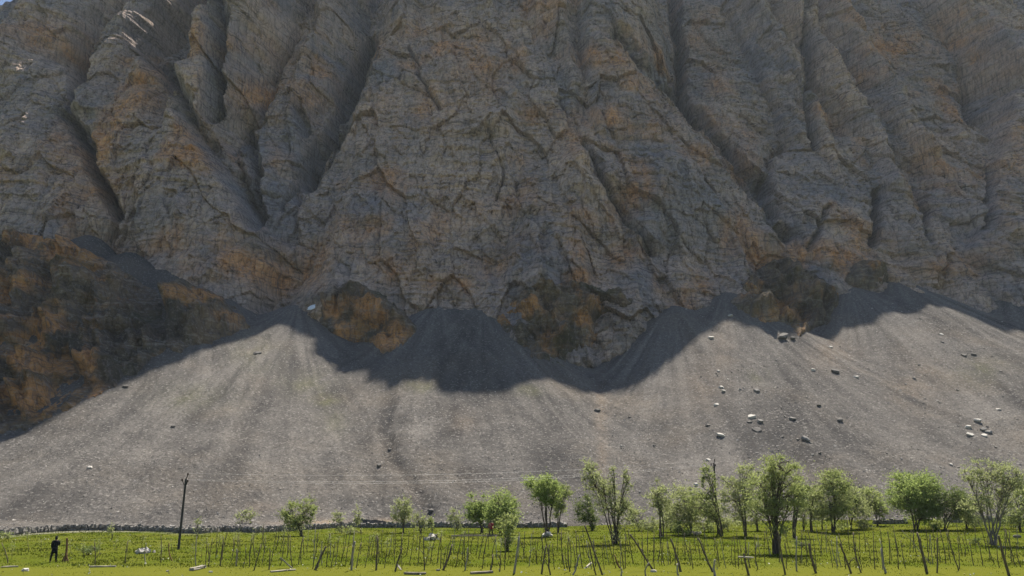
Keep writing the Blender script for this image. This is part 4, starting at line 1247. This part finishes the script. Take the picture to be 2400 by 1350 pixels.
def stake(label, top, bot, radius, mat, r, group="stakes planted in the meadow", name="willow_stake", twigs=0, sprout=0, n=6):
    loc, P = stake_points(top, bot, r, 0.05, n, r.normal(0, 0.2))
    R = 0.7 * radius * np.linspace(1.08, 0.72, n) * r.uniform(0.92, 1.08, n)
    o_ = link(name, cap_tube(name, P, R, 7, True), M[mat])
    o_.location = loc
    tag(o_, label, "sapling" if name == "sapling" else ("post" if name == "wooden_post" else "stake"), group)
    for q in range(twigs):
        k = int(r.integers(2, n - 1)); d = np.array([r.uniform(-.3, .3), r.uniform(-.2, .2), r.uniform(.15, .45)])
        link("twig", cap_tube("twig", np.array([P[k], P[k] + 0.5 * d + [0, 0, .02], P[k] + d]), np.array([.35, .28, .18]) * radius + .004, 5, True), M[mat], o_)
    if sprout:
        m_ = sprout
        L = P[-1] + r.normal(size=(m_, 3)) * np.array([.13, .13, .22]) - np.array([0, 0, .1])
        a = r.normal(size=(m_, 3)); a /= np.linalg.norm(a, axis=1)[:, None]
        b = np.cross(a, r.normal(size=(m_, 3))); b /= np.linalg.norm(b, axis=1)[:, None]
        V = np.stack([L - a * .05, L + b * .018, L + a * .05, L - b * .018], 1).reshape(-1, 3)
        link("sprout_leaves", np_mesh("sprout_leaves", V, np.arange(4 * m_).reshape(-1, 4)), M["leaf_grey"], o_)
    return o_


r3 = np.random.default_rng(77)
POSTS = [
    ((4, 1272), (20, 1319), .05, "stake", "dark leaning stake at the left edge of the meadow"),
    ((221, 1269), (223, 1323), .045, "stake", "slim dark stake right of the dark twiggy shrub"),
    ((299, 1269), (293, 1321), .05, "stake", "short forked stake half way from person in black to left utility pole"),
    ((344, 1273), (344, 1321), .05, "stake_grey", "grey upright stake left of the left utility pole"),
    ((377, 1255), (377, 1319), .045, "stake", "tall thin stake just left of the left utility pole"),
    ((396, 1272), (407, 1315), .06, "post_brown", "pale brown board post leaning at the foot of left utility pole"),
    ((461, 1257), (460, 1325), .05, "stake_grey", "grey stake in front of the thin nearly bare sapling"),
    ((523, 1257), (516, 1327), .065, "stake", "stout dark stake at the left end of the dense stakes"),
    ((555, 1287), (553, 1327), .065, "stake_grey", "short grey stake second at the left end of the dense stakes"),
    ((611, 1276), (593, 1337), .055, "stake", "bent dark stake in front of the faint small willow"),
    ((632, 1287), (631, 1335), .06, "stake", "dark stake just left of the leaning pale plank"),
    ((764, 1280), (736, 1336), .105, "stake", "thick dark post leaning right, first right of the leaning pale plank"),
    ((832, 1269), (824, 1337), .095, "stake_grey", "thick grey post below the slender upright sapling"),
    ((884, 1257), (881, 1337), .085, "stake", "tall thick upright post left of the airy twin stemmed willow"),
    ((943, 1284), (925, 1339), .085, "stake", "thick dark post leaning right below the airy twin stemmed willow"),
    ((992, 1255), (995, 1337), .055, "stake", "tall stake left of the pale stone heap"),
    ((1060, 1276), (1036, 1337), .095, "stake", "thick dark post leaning right below the pale stone heap"),
    ((1096, 1284), (1089, 1337), .065, "stake_grey", "short grey post left of the person in red"),
    ((1155, 1300), (1147, 1340), .075, "stake", "short stake below the person in red"),
    ((1173, 1297), (1171, 1340), .055, "stake", "slim upright stake left below the yellow green bush tree"),
    ((1216, 1257), (1204, 1344), .095, "stake_grey", "thick grey post just right of the yellow green bush tree"),
    ((1280, 1279), (1268, 1344), .075, "stake", "dark post leaning right below the flat topped willow"),
    ((1288, 1276), (1291, 1348), .065, "stake", "dark upright post below the flat topped willow"),
    ((1332, 1260), (1337, 1340), .055, "stake", "tall dark stake right below the flat topped willow"),
    ((1358, 1300), (1340, 1348), .065, "stake_grey", "pale short stake leaning right near the bottom edge"),
    ((1379, 1271), (1399, 1348), .055, "stake", "dark stake leaning left beside the long curved post"),
    ((1370, 1231), (1414, 1348), .075, "stake", "long curved post leaning left below the tall forked willow"),
    ((1440, 1300), (1456, 1332), .075, "post_brown", "short brown post leaning left over a white stump"),
    ((1456, 1331), (1453, 1350), .065, "plank", "short white stump at the bottom edge below the tall forked willow"),
    ((1476, 1252), (1535, 1338), .085, "stake", "long log leaning left, its foot beside a white block"),
    ((1521, 1319), (1515, 1350), .065, "stake_grey", "short grey stump left of the white block"),
    ((1572, 1263), (1597, 1340), .10, "stake", "thick dark post leaning left below the slim rounded willow"),
    ((1587, 1321), (1593, 1349), .075, "plank", "pale stump at the foot of the thick dark leaning post"),
    ((1637, 1261), (1673, 1341), .085, "stake", "dark post leaning left onto the white post"),
    ((1676, 1311), (1677, 1350), .095, "plank", "upright white post at the bottom edge below the leaning willow"),
    ((1769, 1255), (1777, 1335), .045, "stake", "slim tall stake right of the stake with a crossbar"),
    ((1823, 1244), (1841, 1347), .075, "stake", "tall dark crooked stake in front of the tallest willow"),
    ((1867, 1257), (1867, 1339), .065, "stake_grey", "grey upright stake right of the tallest willow"),
    ((1896, 1273), (1915, 1344), .105, "stake", "thick dark post leaning left, right of the grey upright stake"),
    ((1969, 1273), (1996, 1344), .085, "stake", "thick dark stake leaning left below the broad domed willow"),
    ((2000, 1247), (2020, 1343), .06, "stake", "tall thin stake leaning left below the vase shaped willow"),
    ((2065, 1284), (2077, 1343), .095, "stake_grey", "stout grey post leaning left below the small leaning willow"),
    ((2149, 1247), (2173, 1343), .115, "stake", "thickest dark post leaning left below the round bright willow"),
    ((2196, 1260), (2195, 1343), .065, "stake", "dark upright stake right of the thickest post"),
    ((2217, 1247), (2248, 1337), .05, "stake", "thin stake leaning left below the dim green willow"),
    ((2340, 1255), (2365, 1348), .115, "stake", "thick dark post leaning left in front of the large right willow"),
    ((2357, 1241), (2381, 1324), .045, "stake", "thin stake leaning left beside the large right willow"),
    ((2114, 1243), (2185, 1323), .035, "stake_grey", "thin pole slanting far left across the thickest post"),
]
for (tp, bt, rr_, mt, lab) in POSTS:
    stake(lab, tp, bt, rr_, mt, r3, name="wooden_post" if rr_ > .07 else "willow_stake", twigs=int(r3.integers(0, 3)) if mt == "stake" and rr_ < .09 else 0, n=7)
# the brown post with its splayed foot, and the stake with a crossbar
loc, P = stake_points((157, 1261), (152, 1316), r3)
pr = empty("wooden_post", loc)
link("post", cap_tube("post", P, np.linspace(.085, .065, 6), 8), M["post_brown"], pr)
link("brace", cap_tube("brace", np.array([[.25, .05, -.1], [.12, 0, .22], [.02, 0, .5]]), np.array([.055, .05, .045]), 6), M["post_brown"], pr)
link("brace", cap_tube("brace", np.array([[-.1, -.2, -.1], [-.05, -.1, .2], [0, 0, .45]]), np.array([.055, .05, .045]), 6), M["post_brown"], pr)
tag(pr, "brown post with splayed foot beside the person in black", "post", "stakes planted in the meadow")
loc, P = stake_points((1743, 1297), (1757, 1349), r3)
pr = empty("wooden_post", loc)
link("post", cap_tube("post", P, np.linspace(.07, .055, 6), 7), M["stake"], pr)
c0 = np.array([float(a) for a in at(1729, 1305, loc[1])]) - loc; c1 = np.array([float(a) for a in at(1765, 1307, loc[1])]) - loc
link("crossbar", cap_tube("crossbar", np.linspace(c0, c1, 4) - np.array([0, .09, 0]), np.full(4, .05), 6), M["plank"], pr)
tag(pr, "stake with a pale crossbar below the spreading olive willow", "post", "stakes planted in the meadow")

LANDMARKS = [(418, "left utility pole"), (516, "stout dark stake"), (593, "bent dark stake"), (660, "propped pale plank"), (736, "first thick dark post"), (824, "grey post under sapling"), (881, "tall upright post"),
             (925, "post under airy willow"), (1013, "pale stone heap"), (1089, "short grey post"), (1151, "person in red"), (1189, "yellow green bush tree"), (1281, "flat topped willow"), (1337, "tall dark stake"),
             (1400, "long curved post"), (1441, "tall forked willow"), (1520, "long leaning log"), (1551, "slim rounded willow"), (1597, "thick leaning post"), (1677, "upright white post"), (1757, "stake with crossbar"),
             (1818, "tallest willow"), (1867, "grey upright stake"), (1915, "post beside tallest willow"), (1952, "broad domed willow"), (2020, "vase shaped willow"), (2077, "stout grey post"), (2147, "round bright willow"),
             (2195, "dark upright stake"), (2248, "dim green willow"), (2328, "large right willow"), (2380, "right edge")]
thin = []
for (x0, x1, n, spr) in [(470, 700, 26, .3), (700, 1000, 36, .3), (1000, 1200, 24, .1), (1210, 1480, 34, .05), (1480, 1760, 34, 0), (1760, 2060, 34, 0), (2060, 2400, 36, 0)]:
    xs = np.linspace(x0, x1, n, endpoint=False) + r3.uniform(0, (x1 - x0) / n, n)
    for x in xs:
        near = r3.uniform() < 0.55
        yb = r3.uniform(1318, 1336) if near else r3.uniform(1288, 1316)
        h = r3.uniform(52, 88) * (1.0 if near else 0.85)
        lean = r3.normal(0.10 if x < 1150 else (-0.12 if x > 1250 else 0), 0.11)
        dark_ = r3.uniform() < .8
        lx, ln_ = min(LANDMARKS, key=lambda q: abs(q[0] - x))
        key = ("tall" if h > 66 else "short", "dark" if dark_ else "grey", "leaning left" if lean < -.05 else ("leaning right" if lean > .05 else "upright"),
               "front row" if near else "back row", "just left of" if x < lx else "just right of", ln_)
        thin.append((x, yb, h, lean, dark_, spr, key))
count = {}
for q in thin: count.setdefault(q[6], []).append(q[0])
ORD = ["leftmost", "second from left", "third from left", "fourth from left", "fifth from left", "sixth from left"]
for (x, yb, h, lean, dark_, spr, key) in thin:
    same = sorted(count[key])
    lab = f"{key[0]} {key[1]} stake, {key[2]}, {key[3]}, {key[4]} {key[5]}"
    if len(same) > 1:
        lab = f"{ORD[same.index(x)]} {key[0]} {key[1]} stake, {key[2]}, {key[3]}, {key[4].replace('just ', '')} {key[5]}"
    stake(lab, (x + lean * h, yb - h), (x, yb), r3.uniform(.030, .044), "stake" if dark_ else "stake_grey", r3,
          twigs=int(r3.integers(0, 2)), sprout=int(30 + 40 * r3.uniform()) if r3.uniform() < spr else 0, n=5)
# weedy saplings on the left part of the meadow
PLACE = ["leftmost", "second from left", "third from left", "fourth from left", "fifth from left", "sixth from left", "seventh from left", "seventh from right", "sixth from right", "fifth from right", "fourth from right", "third from right", "second from right", "rightmost"]
for k, x in enumerate(np.linspace(30, 480, 14)):
    x = x + r3.uniform(-9, 9)
    yb = r3.uniform(1285, 1318); h = r3.uniform(22, 45)
    stake(PLACE[k] + " spindly leafy sapling in the rough grass around the left utility pole", (x + r3.normal(0, 4), yb - h), (x, yb), r3.uniform(.018, .026), "stake", r3, sprout=int(60 * r3.uniform(.5, 1.3)), n=4, name="sapling", group="saplings in the rough grass")

# ------------------------------------------------------------------ planks, blocks and heaps on the grass
def plank(label, a, b, w, th, mat, lift=0.03, leanb=None):
    ax, ay, az = on_ground(*a)
    if leanb is None:
        bx, by, bz = on_ground(*b)
        A = np.array([ax, ay, az + lift]); B = np.array([bx, by, bz + lift])
    else:
        A = np.array([ax, ay, az + 0.02]); B = np.array([float(v) for v in at(b[0], b[1], ay + leanb)])
    d = B - A; L = np.linalg.norm(d); d /= L
    up = np.array([0, 0, 1.0]); sd = np.cross(d, up); sd /= np.linalg.norm(sd); up = np.cross(sd, d)
    bm = bmesh.new()
    vs = []
    for (i, j, k) in [(0, -1, -1), (1, -1, -1), (1, 1, -1), (0, 1, -1), (0, -1, 1), (1, -1, 1), (1, 1, 1), (0, 1, 1)]:
        vs.append(bm.verts.new(tuple(d * L * i + sd * j * w / 2 + up * k * th / 2)))
    for f in CUBE_F: bm.faces.new([vs[q] for q in f])
    bmesh.ops.subdivide_edges(bm, edges=bm.edges[:], cuts=2)
    for v in bm.verts:
        v.co += Vector(r3.normal(0, 0.008, 3))
    bmesh.ops.bevel(bm, geom=bm.edges[:], offset=0.004, segments=1, affect='EDGES') if False else None
    me = bpy.data.meshes.new("plank"); bm.to_mesh(me); bm.free()
    o_ = link("plank", me, M[mat]); o_.location = tuple(A)
    return tag(o_, label, "plank", "planks lying about the meadow")


plank("long thin pale plank lying in the grass right of the person in black", (210, 1330), (271, 1329), .16, .07, "plank", .05)
plank("short thick pale plank lying below the left utility pole", (449, 1338), (478, 1331), .28, .14, "plank", .09)
plank("pale plank propped up at a slant left of the thick dark post", (684, 1332), (657, 1307), .16, .06, "plank", 0, -0.3)
plank("pale plank lying flat below the propped one", (634, 1342), (691, 1337), .16, .07, "plank", .05)
plank("short pale board leaning on the dark post below the airy willow", (940, 1337), (931, 1323), .12, .05, "plank", 0, 0.25)
plank("dark plank lying at the bottom edge below the pale stone heap", (948, 1346), (997, 1347), .22, .10, "plank_dark", .07)
plank("dark plank lying at the bottom edge below the person in red", (1103, 1346), (1155, 1343), .22, .10, "plank_dark", .07)
plank("pale plank lying at the left edge of the meadow", (2, 1331), (42, 1329), .18, .06, "plank", .05)
plank("short pale stick lying left of the long curved post", (1374, 1332), (1386, 1322), .10, .09, "plank", .06)
plank("long grey pole lying in front of the person in red", (1058, 1258), (1166, 1257), .16, .14, "plank_dark", .09)
for (bx, by, bw, bh, mt, lab) in [(59, 1339, 15, 11, "pale", "round white stone on the grass near the left corner"), (493, 1342, 9, 5, "pale", "small white stone right of the short thick plank"),
                                  (1531, 1341, 14, 8, "pale", "white block at the foot of the long leaning log"), (392, 1340, 8, 5, "grey", "small grey stone left of the short thick plank"),
                                  (1027, 1338, 13, 6, "grey", "grey stone at the foot of the thick post below the stone heap"), (2385, 1260, 16, 9, "grey", "grey boulder in the grass at the right edge")]:
    x, y, z = on_ground(bx, by); m_ = y / FOC
    o_ = link("stone", boulder_mesh(r2, bw * m_ * .58, bw * m_ * .5, bh * m_ * .72), M["stone_" + mt])
    o_.location = (x, y, z + bh * m_ * .3)
    tag(o_, lab, "stone", "stones on the meadow")
for (hx_, hy_, hw, hh, lab, n) in [(1013, 1266, 34, 10, "heap of pale stones on the meadow left of centre", 34), (333, 1296, 32, 6, "low scatter of pale stones left of the left utility pole", 20), (1284, 1257, 18, 7, "small pile of pale stones around the flat topped willow trunk", 12), (1625, 1252, 30, 6, "low stone pile under the wide hazy willow", 14)]:
    x, y, z = on_ground(hx_, hy_); m_ = y / FOC
    root = empty("stone_heap", (x, y, z))
    tag(root, lab, "stone heap", "stone heaps on the meadow")
    for q in range(n):
        u = r2.normal(0, .38); sz_ = r2.uniform(.16, .42)
        zz = max(0.0, (1 - (abs(u) / .9) ** 1.3)) * hh * m_ * r2.uniform(.1, 1.0)
        V, F = rubble([(u * hw * m_ / 1.6, r2.normal(0, .35), zz + sz_ * .15)], [sz_], r2)
        link("stone", np_mesh("stone", V, F), M["stone_pale"] if r2.uniform() < .7 else M["stone_grey"], root)

# ------------------------------------------------------------------ utility poles and wires
def pole(top, bot, radius, label, right=False):
    bx, by, bz = on_ground(*bot)
    T = np.array([float(a) for a in at(top[0], top[1], by)]) - np.array([bx, by, bz])
    root = empty("utility_pole", (bx, by, bz))
    t_ = np.linspace(0, 1, 6)[:, None]
    P = np.array([0, 0, -.3]) + (T - np.array([0, 0, -.3])) * t_
    link("pole", cap_tube("pole", P, np.linspace(radius, radius * .8, 6), 9), M["steel"], root)
    ends = []
    def ins(p, q):
        link("bracket", cap_tube("bracket", np.array([p, .5 * (np.array(p) + q) + [0, 0, -.06], q]), np.array([.035, .035, .03]), 6), M["steel"], root)
        link("insulator", cap_tube("insulator", np.array([np.array(q) + [0, 0, -.07], np.array(q), np.array(q) + [0, 0, .05], np.array(q) + [0, 0, .12]]), np.array([.05, .09, .075, .03]), 8), M["insulator"], root)
        ends.append(np.array(q) + np.array([bx, by, bz]) + [0, 0, .08])
    ins(T, T + np.array([.12 if not right else .08, 0, .36]))
    if not right:
        ins(T - [0, 0, .62], T + np.array([-.30, 0, -.12])); ins(T - [0, 0, .62], T + np.array([.16, 0, -.2]))
    else:
        ins(T - [0, 0, .8], T + np.array([-.16, 0, -.45])); ins(T - [0, 0, .8], T + np.array([.28, 0, -.5]))
        for dz in (1.2, 1.7, 3.3):
            p = T * (1 - dz / T[2])
            link("step_bolt", cap_tube("step_bolt", np.array([p, p + [.16, 0, .05], p + [.32, 0, .08]]), np.array([.03, .025, .02]), 5), M["steel"], root)
    tag(root, label, "utility pole")
    return ends


e1 = pole((436, 1122), (418, 1288), .105, "dark leaning utility pole with forked bracket on the left meadow")
e2 = pole((1673, 1086), (1683, 1252), .11, "dark utility pole with step bolts rising behind the willows on the right")
for k, (a, b, lab) in enumerate(zip(e1, e2, ["topmost pale wire between the two utility poles", "middle pale wire between the two utility poles", "lowest pale wire between the two utility poles"])):
    t_ = np.linspace(0, 1, 40)[:, None]
    P = a + (b - a) * t_ - np.array([0, 0, 1.0]) * (0.75 + 0.1 * k) * 4 * t_ * (1 - t_)
    o_ = link("overhead_wire", cap_tube("overhead_wire", P - P[0], np.full(40, .0042), 5), M["wire"])
    o_.location = tuple(P[0])
    tag(o_, lab, "wire", "overhead wires")

# ------------------------------------------------------------------ people
def skin_mesh(name, joints, edges, mat, parent, root=0, sub=2):
    me = bpy.data.meshes.new(name)
    me.from_pydata([j[0] for j in joints], edges, [])
    o_ = link(name, me, mat, parent)
    md = o_.modifiers.new("Skin", 'SKIN')
    for k, j in enumerate(joints):
        sv = me.skin_vertices[0].data[k]
        sv.radius = j[1] if isinstance(j[1], tuple) else (j[1], j[1])
        sv.use_root = (k == root)
    md.use_smooth_shade = True
    o_.modifiers.new("Subdivision", 'SUBSURF').levels = sub
    o_.modifiers["Subdivision"].render_levels = sub
    return o_


def person(px_, py_, height, label, top_mat, trouser_mat, head_mat, rz, arms, coat_len, hood):
    x, y, z = on_ground(px_, py_)
    root = empty("person", (x, y, z)); root.rotation_euler = (0, 0, rz); root.scale = (height / 1.7,) * 3
    tag(root, label, "person")
    J = [((0, 0, .92), (.135, .10)), ((0, 0, 1.12), (.125, .09)), ((0, 0, 1.34), (.15, .10)), ((0, 0, 1.44), (.075, .065)), ((0, -.01, 1.52), (.05, .05)), ((0, -.02, 1.58), (.075, .085)), ((0, -.02, 1.67), (.07, .08))]
    E = [(0, 1), (1, 2), (2, 3), (3, 4), (4, 5), (5, 6)]
    for sgn, (el, ha) in zip((-1, 1), arms):
        k = len(J)
        J += [((sgn * .18, 0, 1.39), .055), (el, .043), (ha, .030)]
        E += [(2, k), (k, k + 1), (k + 1, k + 2)]
        # hand: palm with fingers and thumb
        hv = np.array(ha) - np.array(el); hv = hv / np.linalg.norm(hv)
        sd = np.cross(hv, [0, 1, 0]); sd = sd / (np.linalg.norm(sd) + 1e-6)
        kp = len(J); J += [(tuple(np.array(ha) + hv * .06), (.034, .018))]; E += [(k + 2, kp)]
        for f, (off, ln) in enumerate([(-.03, .07), (-.01, .085), (.012, .08), (.032, .062)]):
            q = len(J); b_ = np.array(ha) + hv * .09 + sd * off
            J += [(tuple(b_), .010), (tuple(b_ + hv * ln * .6 + np.array([0, -.015, 0])), .009), (tuple(b_ + hv * ln * .85 + np.array([0, -.035, 0])), .008)]
            E += [(kp, q), (q, q + 1), (q + 1, q + 2)]
        q = len(J); b_ = np.array(ha) + hv * .03 - sd * .04
        J += [(tuple(b_), .011), (tuple(b_ + hv * .04 - sd * .015), .010)]
        E += [(k + 2, q), (q, q + 1)]
    for sgn, dx in ((-1, -.02), (1, .03)):
        k = len(J)
        J += [((sgn * .095, 0, .86), .088), ((sgn * .12 + dx, -.01, .48), .058), ((sgn * .14 + dx * 1.6, .01, .09), .038), ((sgn * .15 + dx * 1.6, -.13, .035), (.04, .03))]
        E += [(0, k), (k, k + 1), (k + 1, k + 2), (k + 2, k + 3)]
    skin_mesh("body", J, E, M["skin"], root)
    # coat: torso and sleeves, a little larger than the body, flaring to the hem
    C = [((0, 0, 1.14), (.185, .14)), ((0, 0, 1.36), (.19, .135)), ((0, 0, 1.455), (.09, .085)), ((0, 0, .93), (.205, .16)), ((.0, 0, coat_len), (.235, .18))]
    Ec = [(0, 1), (1, 2), (0, 3), (3, 4)]
    for sgn, (el, ha) in zip((-1, 1), arms):
        k = len(C); C += [((sgn * .195, 0, 1.385), .085), (el, .078), (ha, .06)]; Ec += [(1, k), (k, k + 1), (k + 1, k + 2)]
    skin_mesh("coat", C, Ec, M[top_mat], root)
    T = [((0, 0, .90), (.15, .115))]; Et = []
    for sgn, dx in ((-1, -.02), (1, .03)):
        k = len(T); T += [((sgn * .10, 0, .80), .10), ((sgn * .12 + dx, -.01, .46), .078), ((sgn * .14 + dx * 1.6, .01, .09), .066)]; Et += [(0, k), (k, k + 1), (k + 1, k + 2)]
    skin_mesh("trousers", T, Et, M[trouser_mat], root)
    for sgn, dx in ((-1, -.02), (1, .03)):
        fx = sgn * .14 + dx * 1.6
        skin_mesh("shoe", [((fx, .05, .05), (.05, .045)), ((fx, -.05, .045), (.052, .04)), ((fx + sgn * .01, -.17, .035), (.042, .03))], [(0, 1), (1, 2)], M["cloth_dark"], root)
    # hair or hood as a shell round the head, open at the face
    skin_mesh("hood" if hood else "hair", [((0, .05, 1.47), (.075, .06)), ((0, .035, 1.58), (.098, .085)), ((0, .02, 1.68), (.09, .09)), ((0, .0, 1.745), (.045, .05))], [(0, 1), (1, 2), (2, 3)], M[head_mat], root)
    for sx in (-1, 1):
        ev = ICO_V * .013 + np.array([sx * .032, -.098, 1.615])
        link("eye", np_mesh("eye", ev, ICO_F, True), M["hair"], root)
    nv = ICO_V * np.array([.014, .02, .024]) + np.array([0, -.108, 1.585])
    link("nose", np_mesh("nose", nv, ICO_F, True), M["skin"], root)
    mv = ICO_V * np.array([.024, .008, .006]) + np.array([0, -.100, 1.545])
    link("mouth", np_mesh("mouth", mv, ICO_F, True), M["hair"], root)


person(124, 1318, 1.64, "person in black hooded coat and dark trousers standing on the left meadow", "cloth_black", "cloth_black", "cloth_black", rad(200),
       [((-.23, -.06, 1.15), (-.12, -.20, 1.20)), ((.21, -.01, 1.12), (.19, -.08, .92))], .56, True)
person(1151, 1257, 1.62, "person in a red top with dark hair below the bright pair of willows", "cloth_red", "cloth_dark", "hair", rad(170),
       [((-.27, .02, 1.12), (-.26, -.06, .88)), ((.27, .02, 1.12), (.25, -.08, .88))], .74, False)

# ------------------------------------------------------------------ grass and flowers
r4 = np.random.default_rng(99)
ng = 175000
yy = 42 + (128 - 42) * r4.uniform(0, 1, ng) ** 1.25
xx = r4.uniform(-0.80, 0.80, ng) * yy
sxg = xx / yy
lim = np.where(sxg < WS[-1], wall_y(sxg) - 0.4, 116.0)
on = yy < lim
xx, yy = xx[on], yy[on]
gpx_, gpy_ = project(xx, yy, ground_z(xx, yy))
tuft = np.clip(0.5 + 1.3 * fbm(xx / 2.6, yy / 2.6, 81.0, 3), 0, 1.6)
front = sstep(1322, 1336, gpy_ + 6 * perlin(xx / 3, yy / 3, 1.0))
keep = r4.uniform(0, 1, len(xx)) < (0.25 + 0.75 * np.clip(tuft, 0, 1)) * (1 - 0.75 * front)
xx, yy, tuft, front = xx[keep], yy[keep], tuft[keep], front[keep]
n = len(xx)
hgt = (0.06 + 0.13 * tuft * r4.uniform(.3, 1, n)) * (1 - 0.6 * front)
zz = ground_z(xx, yy) - 0.02
wd = 0.022 + 0.016 * (yy / 60)
an = r4.uniform(0, 6.28, n); ln = r4.normal(0, .35, (n, 2)) * hgt[:, None]
B = np.stack([xx, yy, zz], -1); S_ = np.stack([np.cos(an) * wd, np.sin(an) * wd, 0 * an], -1)
Vg = np.stack([B - S_, B + S_, B + np.stack([ln[:, 0], ln[:, 1], hgt], -1)], 1).reshape(-1, 3)
tag(link("grass", np_mesh("grass", Vg, np.arange(3 * n).reshape(-1, 3)), M["grass"]), "green grass covering the meadow", "grass", None, "stuff")
nf = 1500
yy = 44 + 70 * r4.uniform(0, 1, nf) ** 1.3; xx = r4.uniform(-.78, .78, nf) * yy
on = (yy < np.where(xx / yy < WS[-1], wall_y(xx / yy) - 1, 112)) & (fbm(xx / 6, yy / 6, 91.0, 2) > 0.05)
xx, yy = xx[on], yy[on]; n = len(xx)
V, F = rubble(np.stack([xx, yy, ground_z(xx, yy) + r4.uniform(.02, .22, n)], -1), r4.uniform(.04, .085, n), r4, .5)
fm = N("meadow_flowers")
geo = fm.n("ShaderNodeNewGeometry")
fm.bsdf(fm.ramp(geo.outputs["Random Per Island"], [(0.0, (0.55, 0.53, 0.45)), (0.6, (0.62, 0.60, 0.52)), (0.75, (0.50, 0.42, 0.08)), (1.0, (0.35, 0.32, 0.22))]), 0.8)
tag(link("meadow_flowers", np_mesh("meadow_flowers", V, F), fm.m), "pale flowers and pebbles speckling the grass", "flowers", None, "stuff")
print("TRIS", sum((sum(len(p.vertices) - 2 for p in o.data.polygons) if len(o.data.polygons) < 5000 else len(o.data.loops) - 2 * len(o.data.polygons)) for o in bpy.data.objects if o.type == 'MESH'), "OBJ", len(bpy.data.objects))
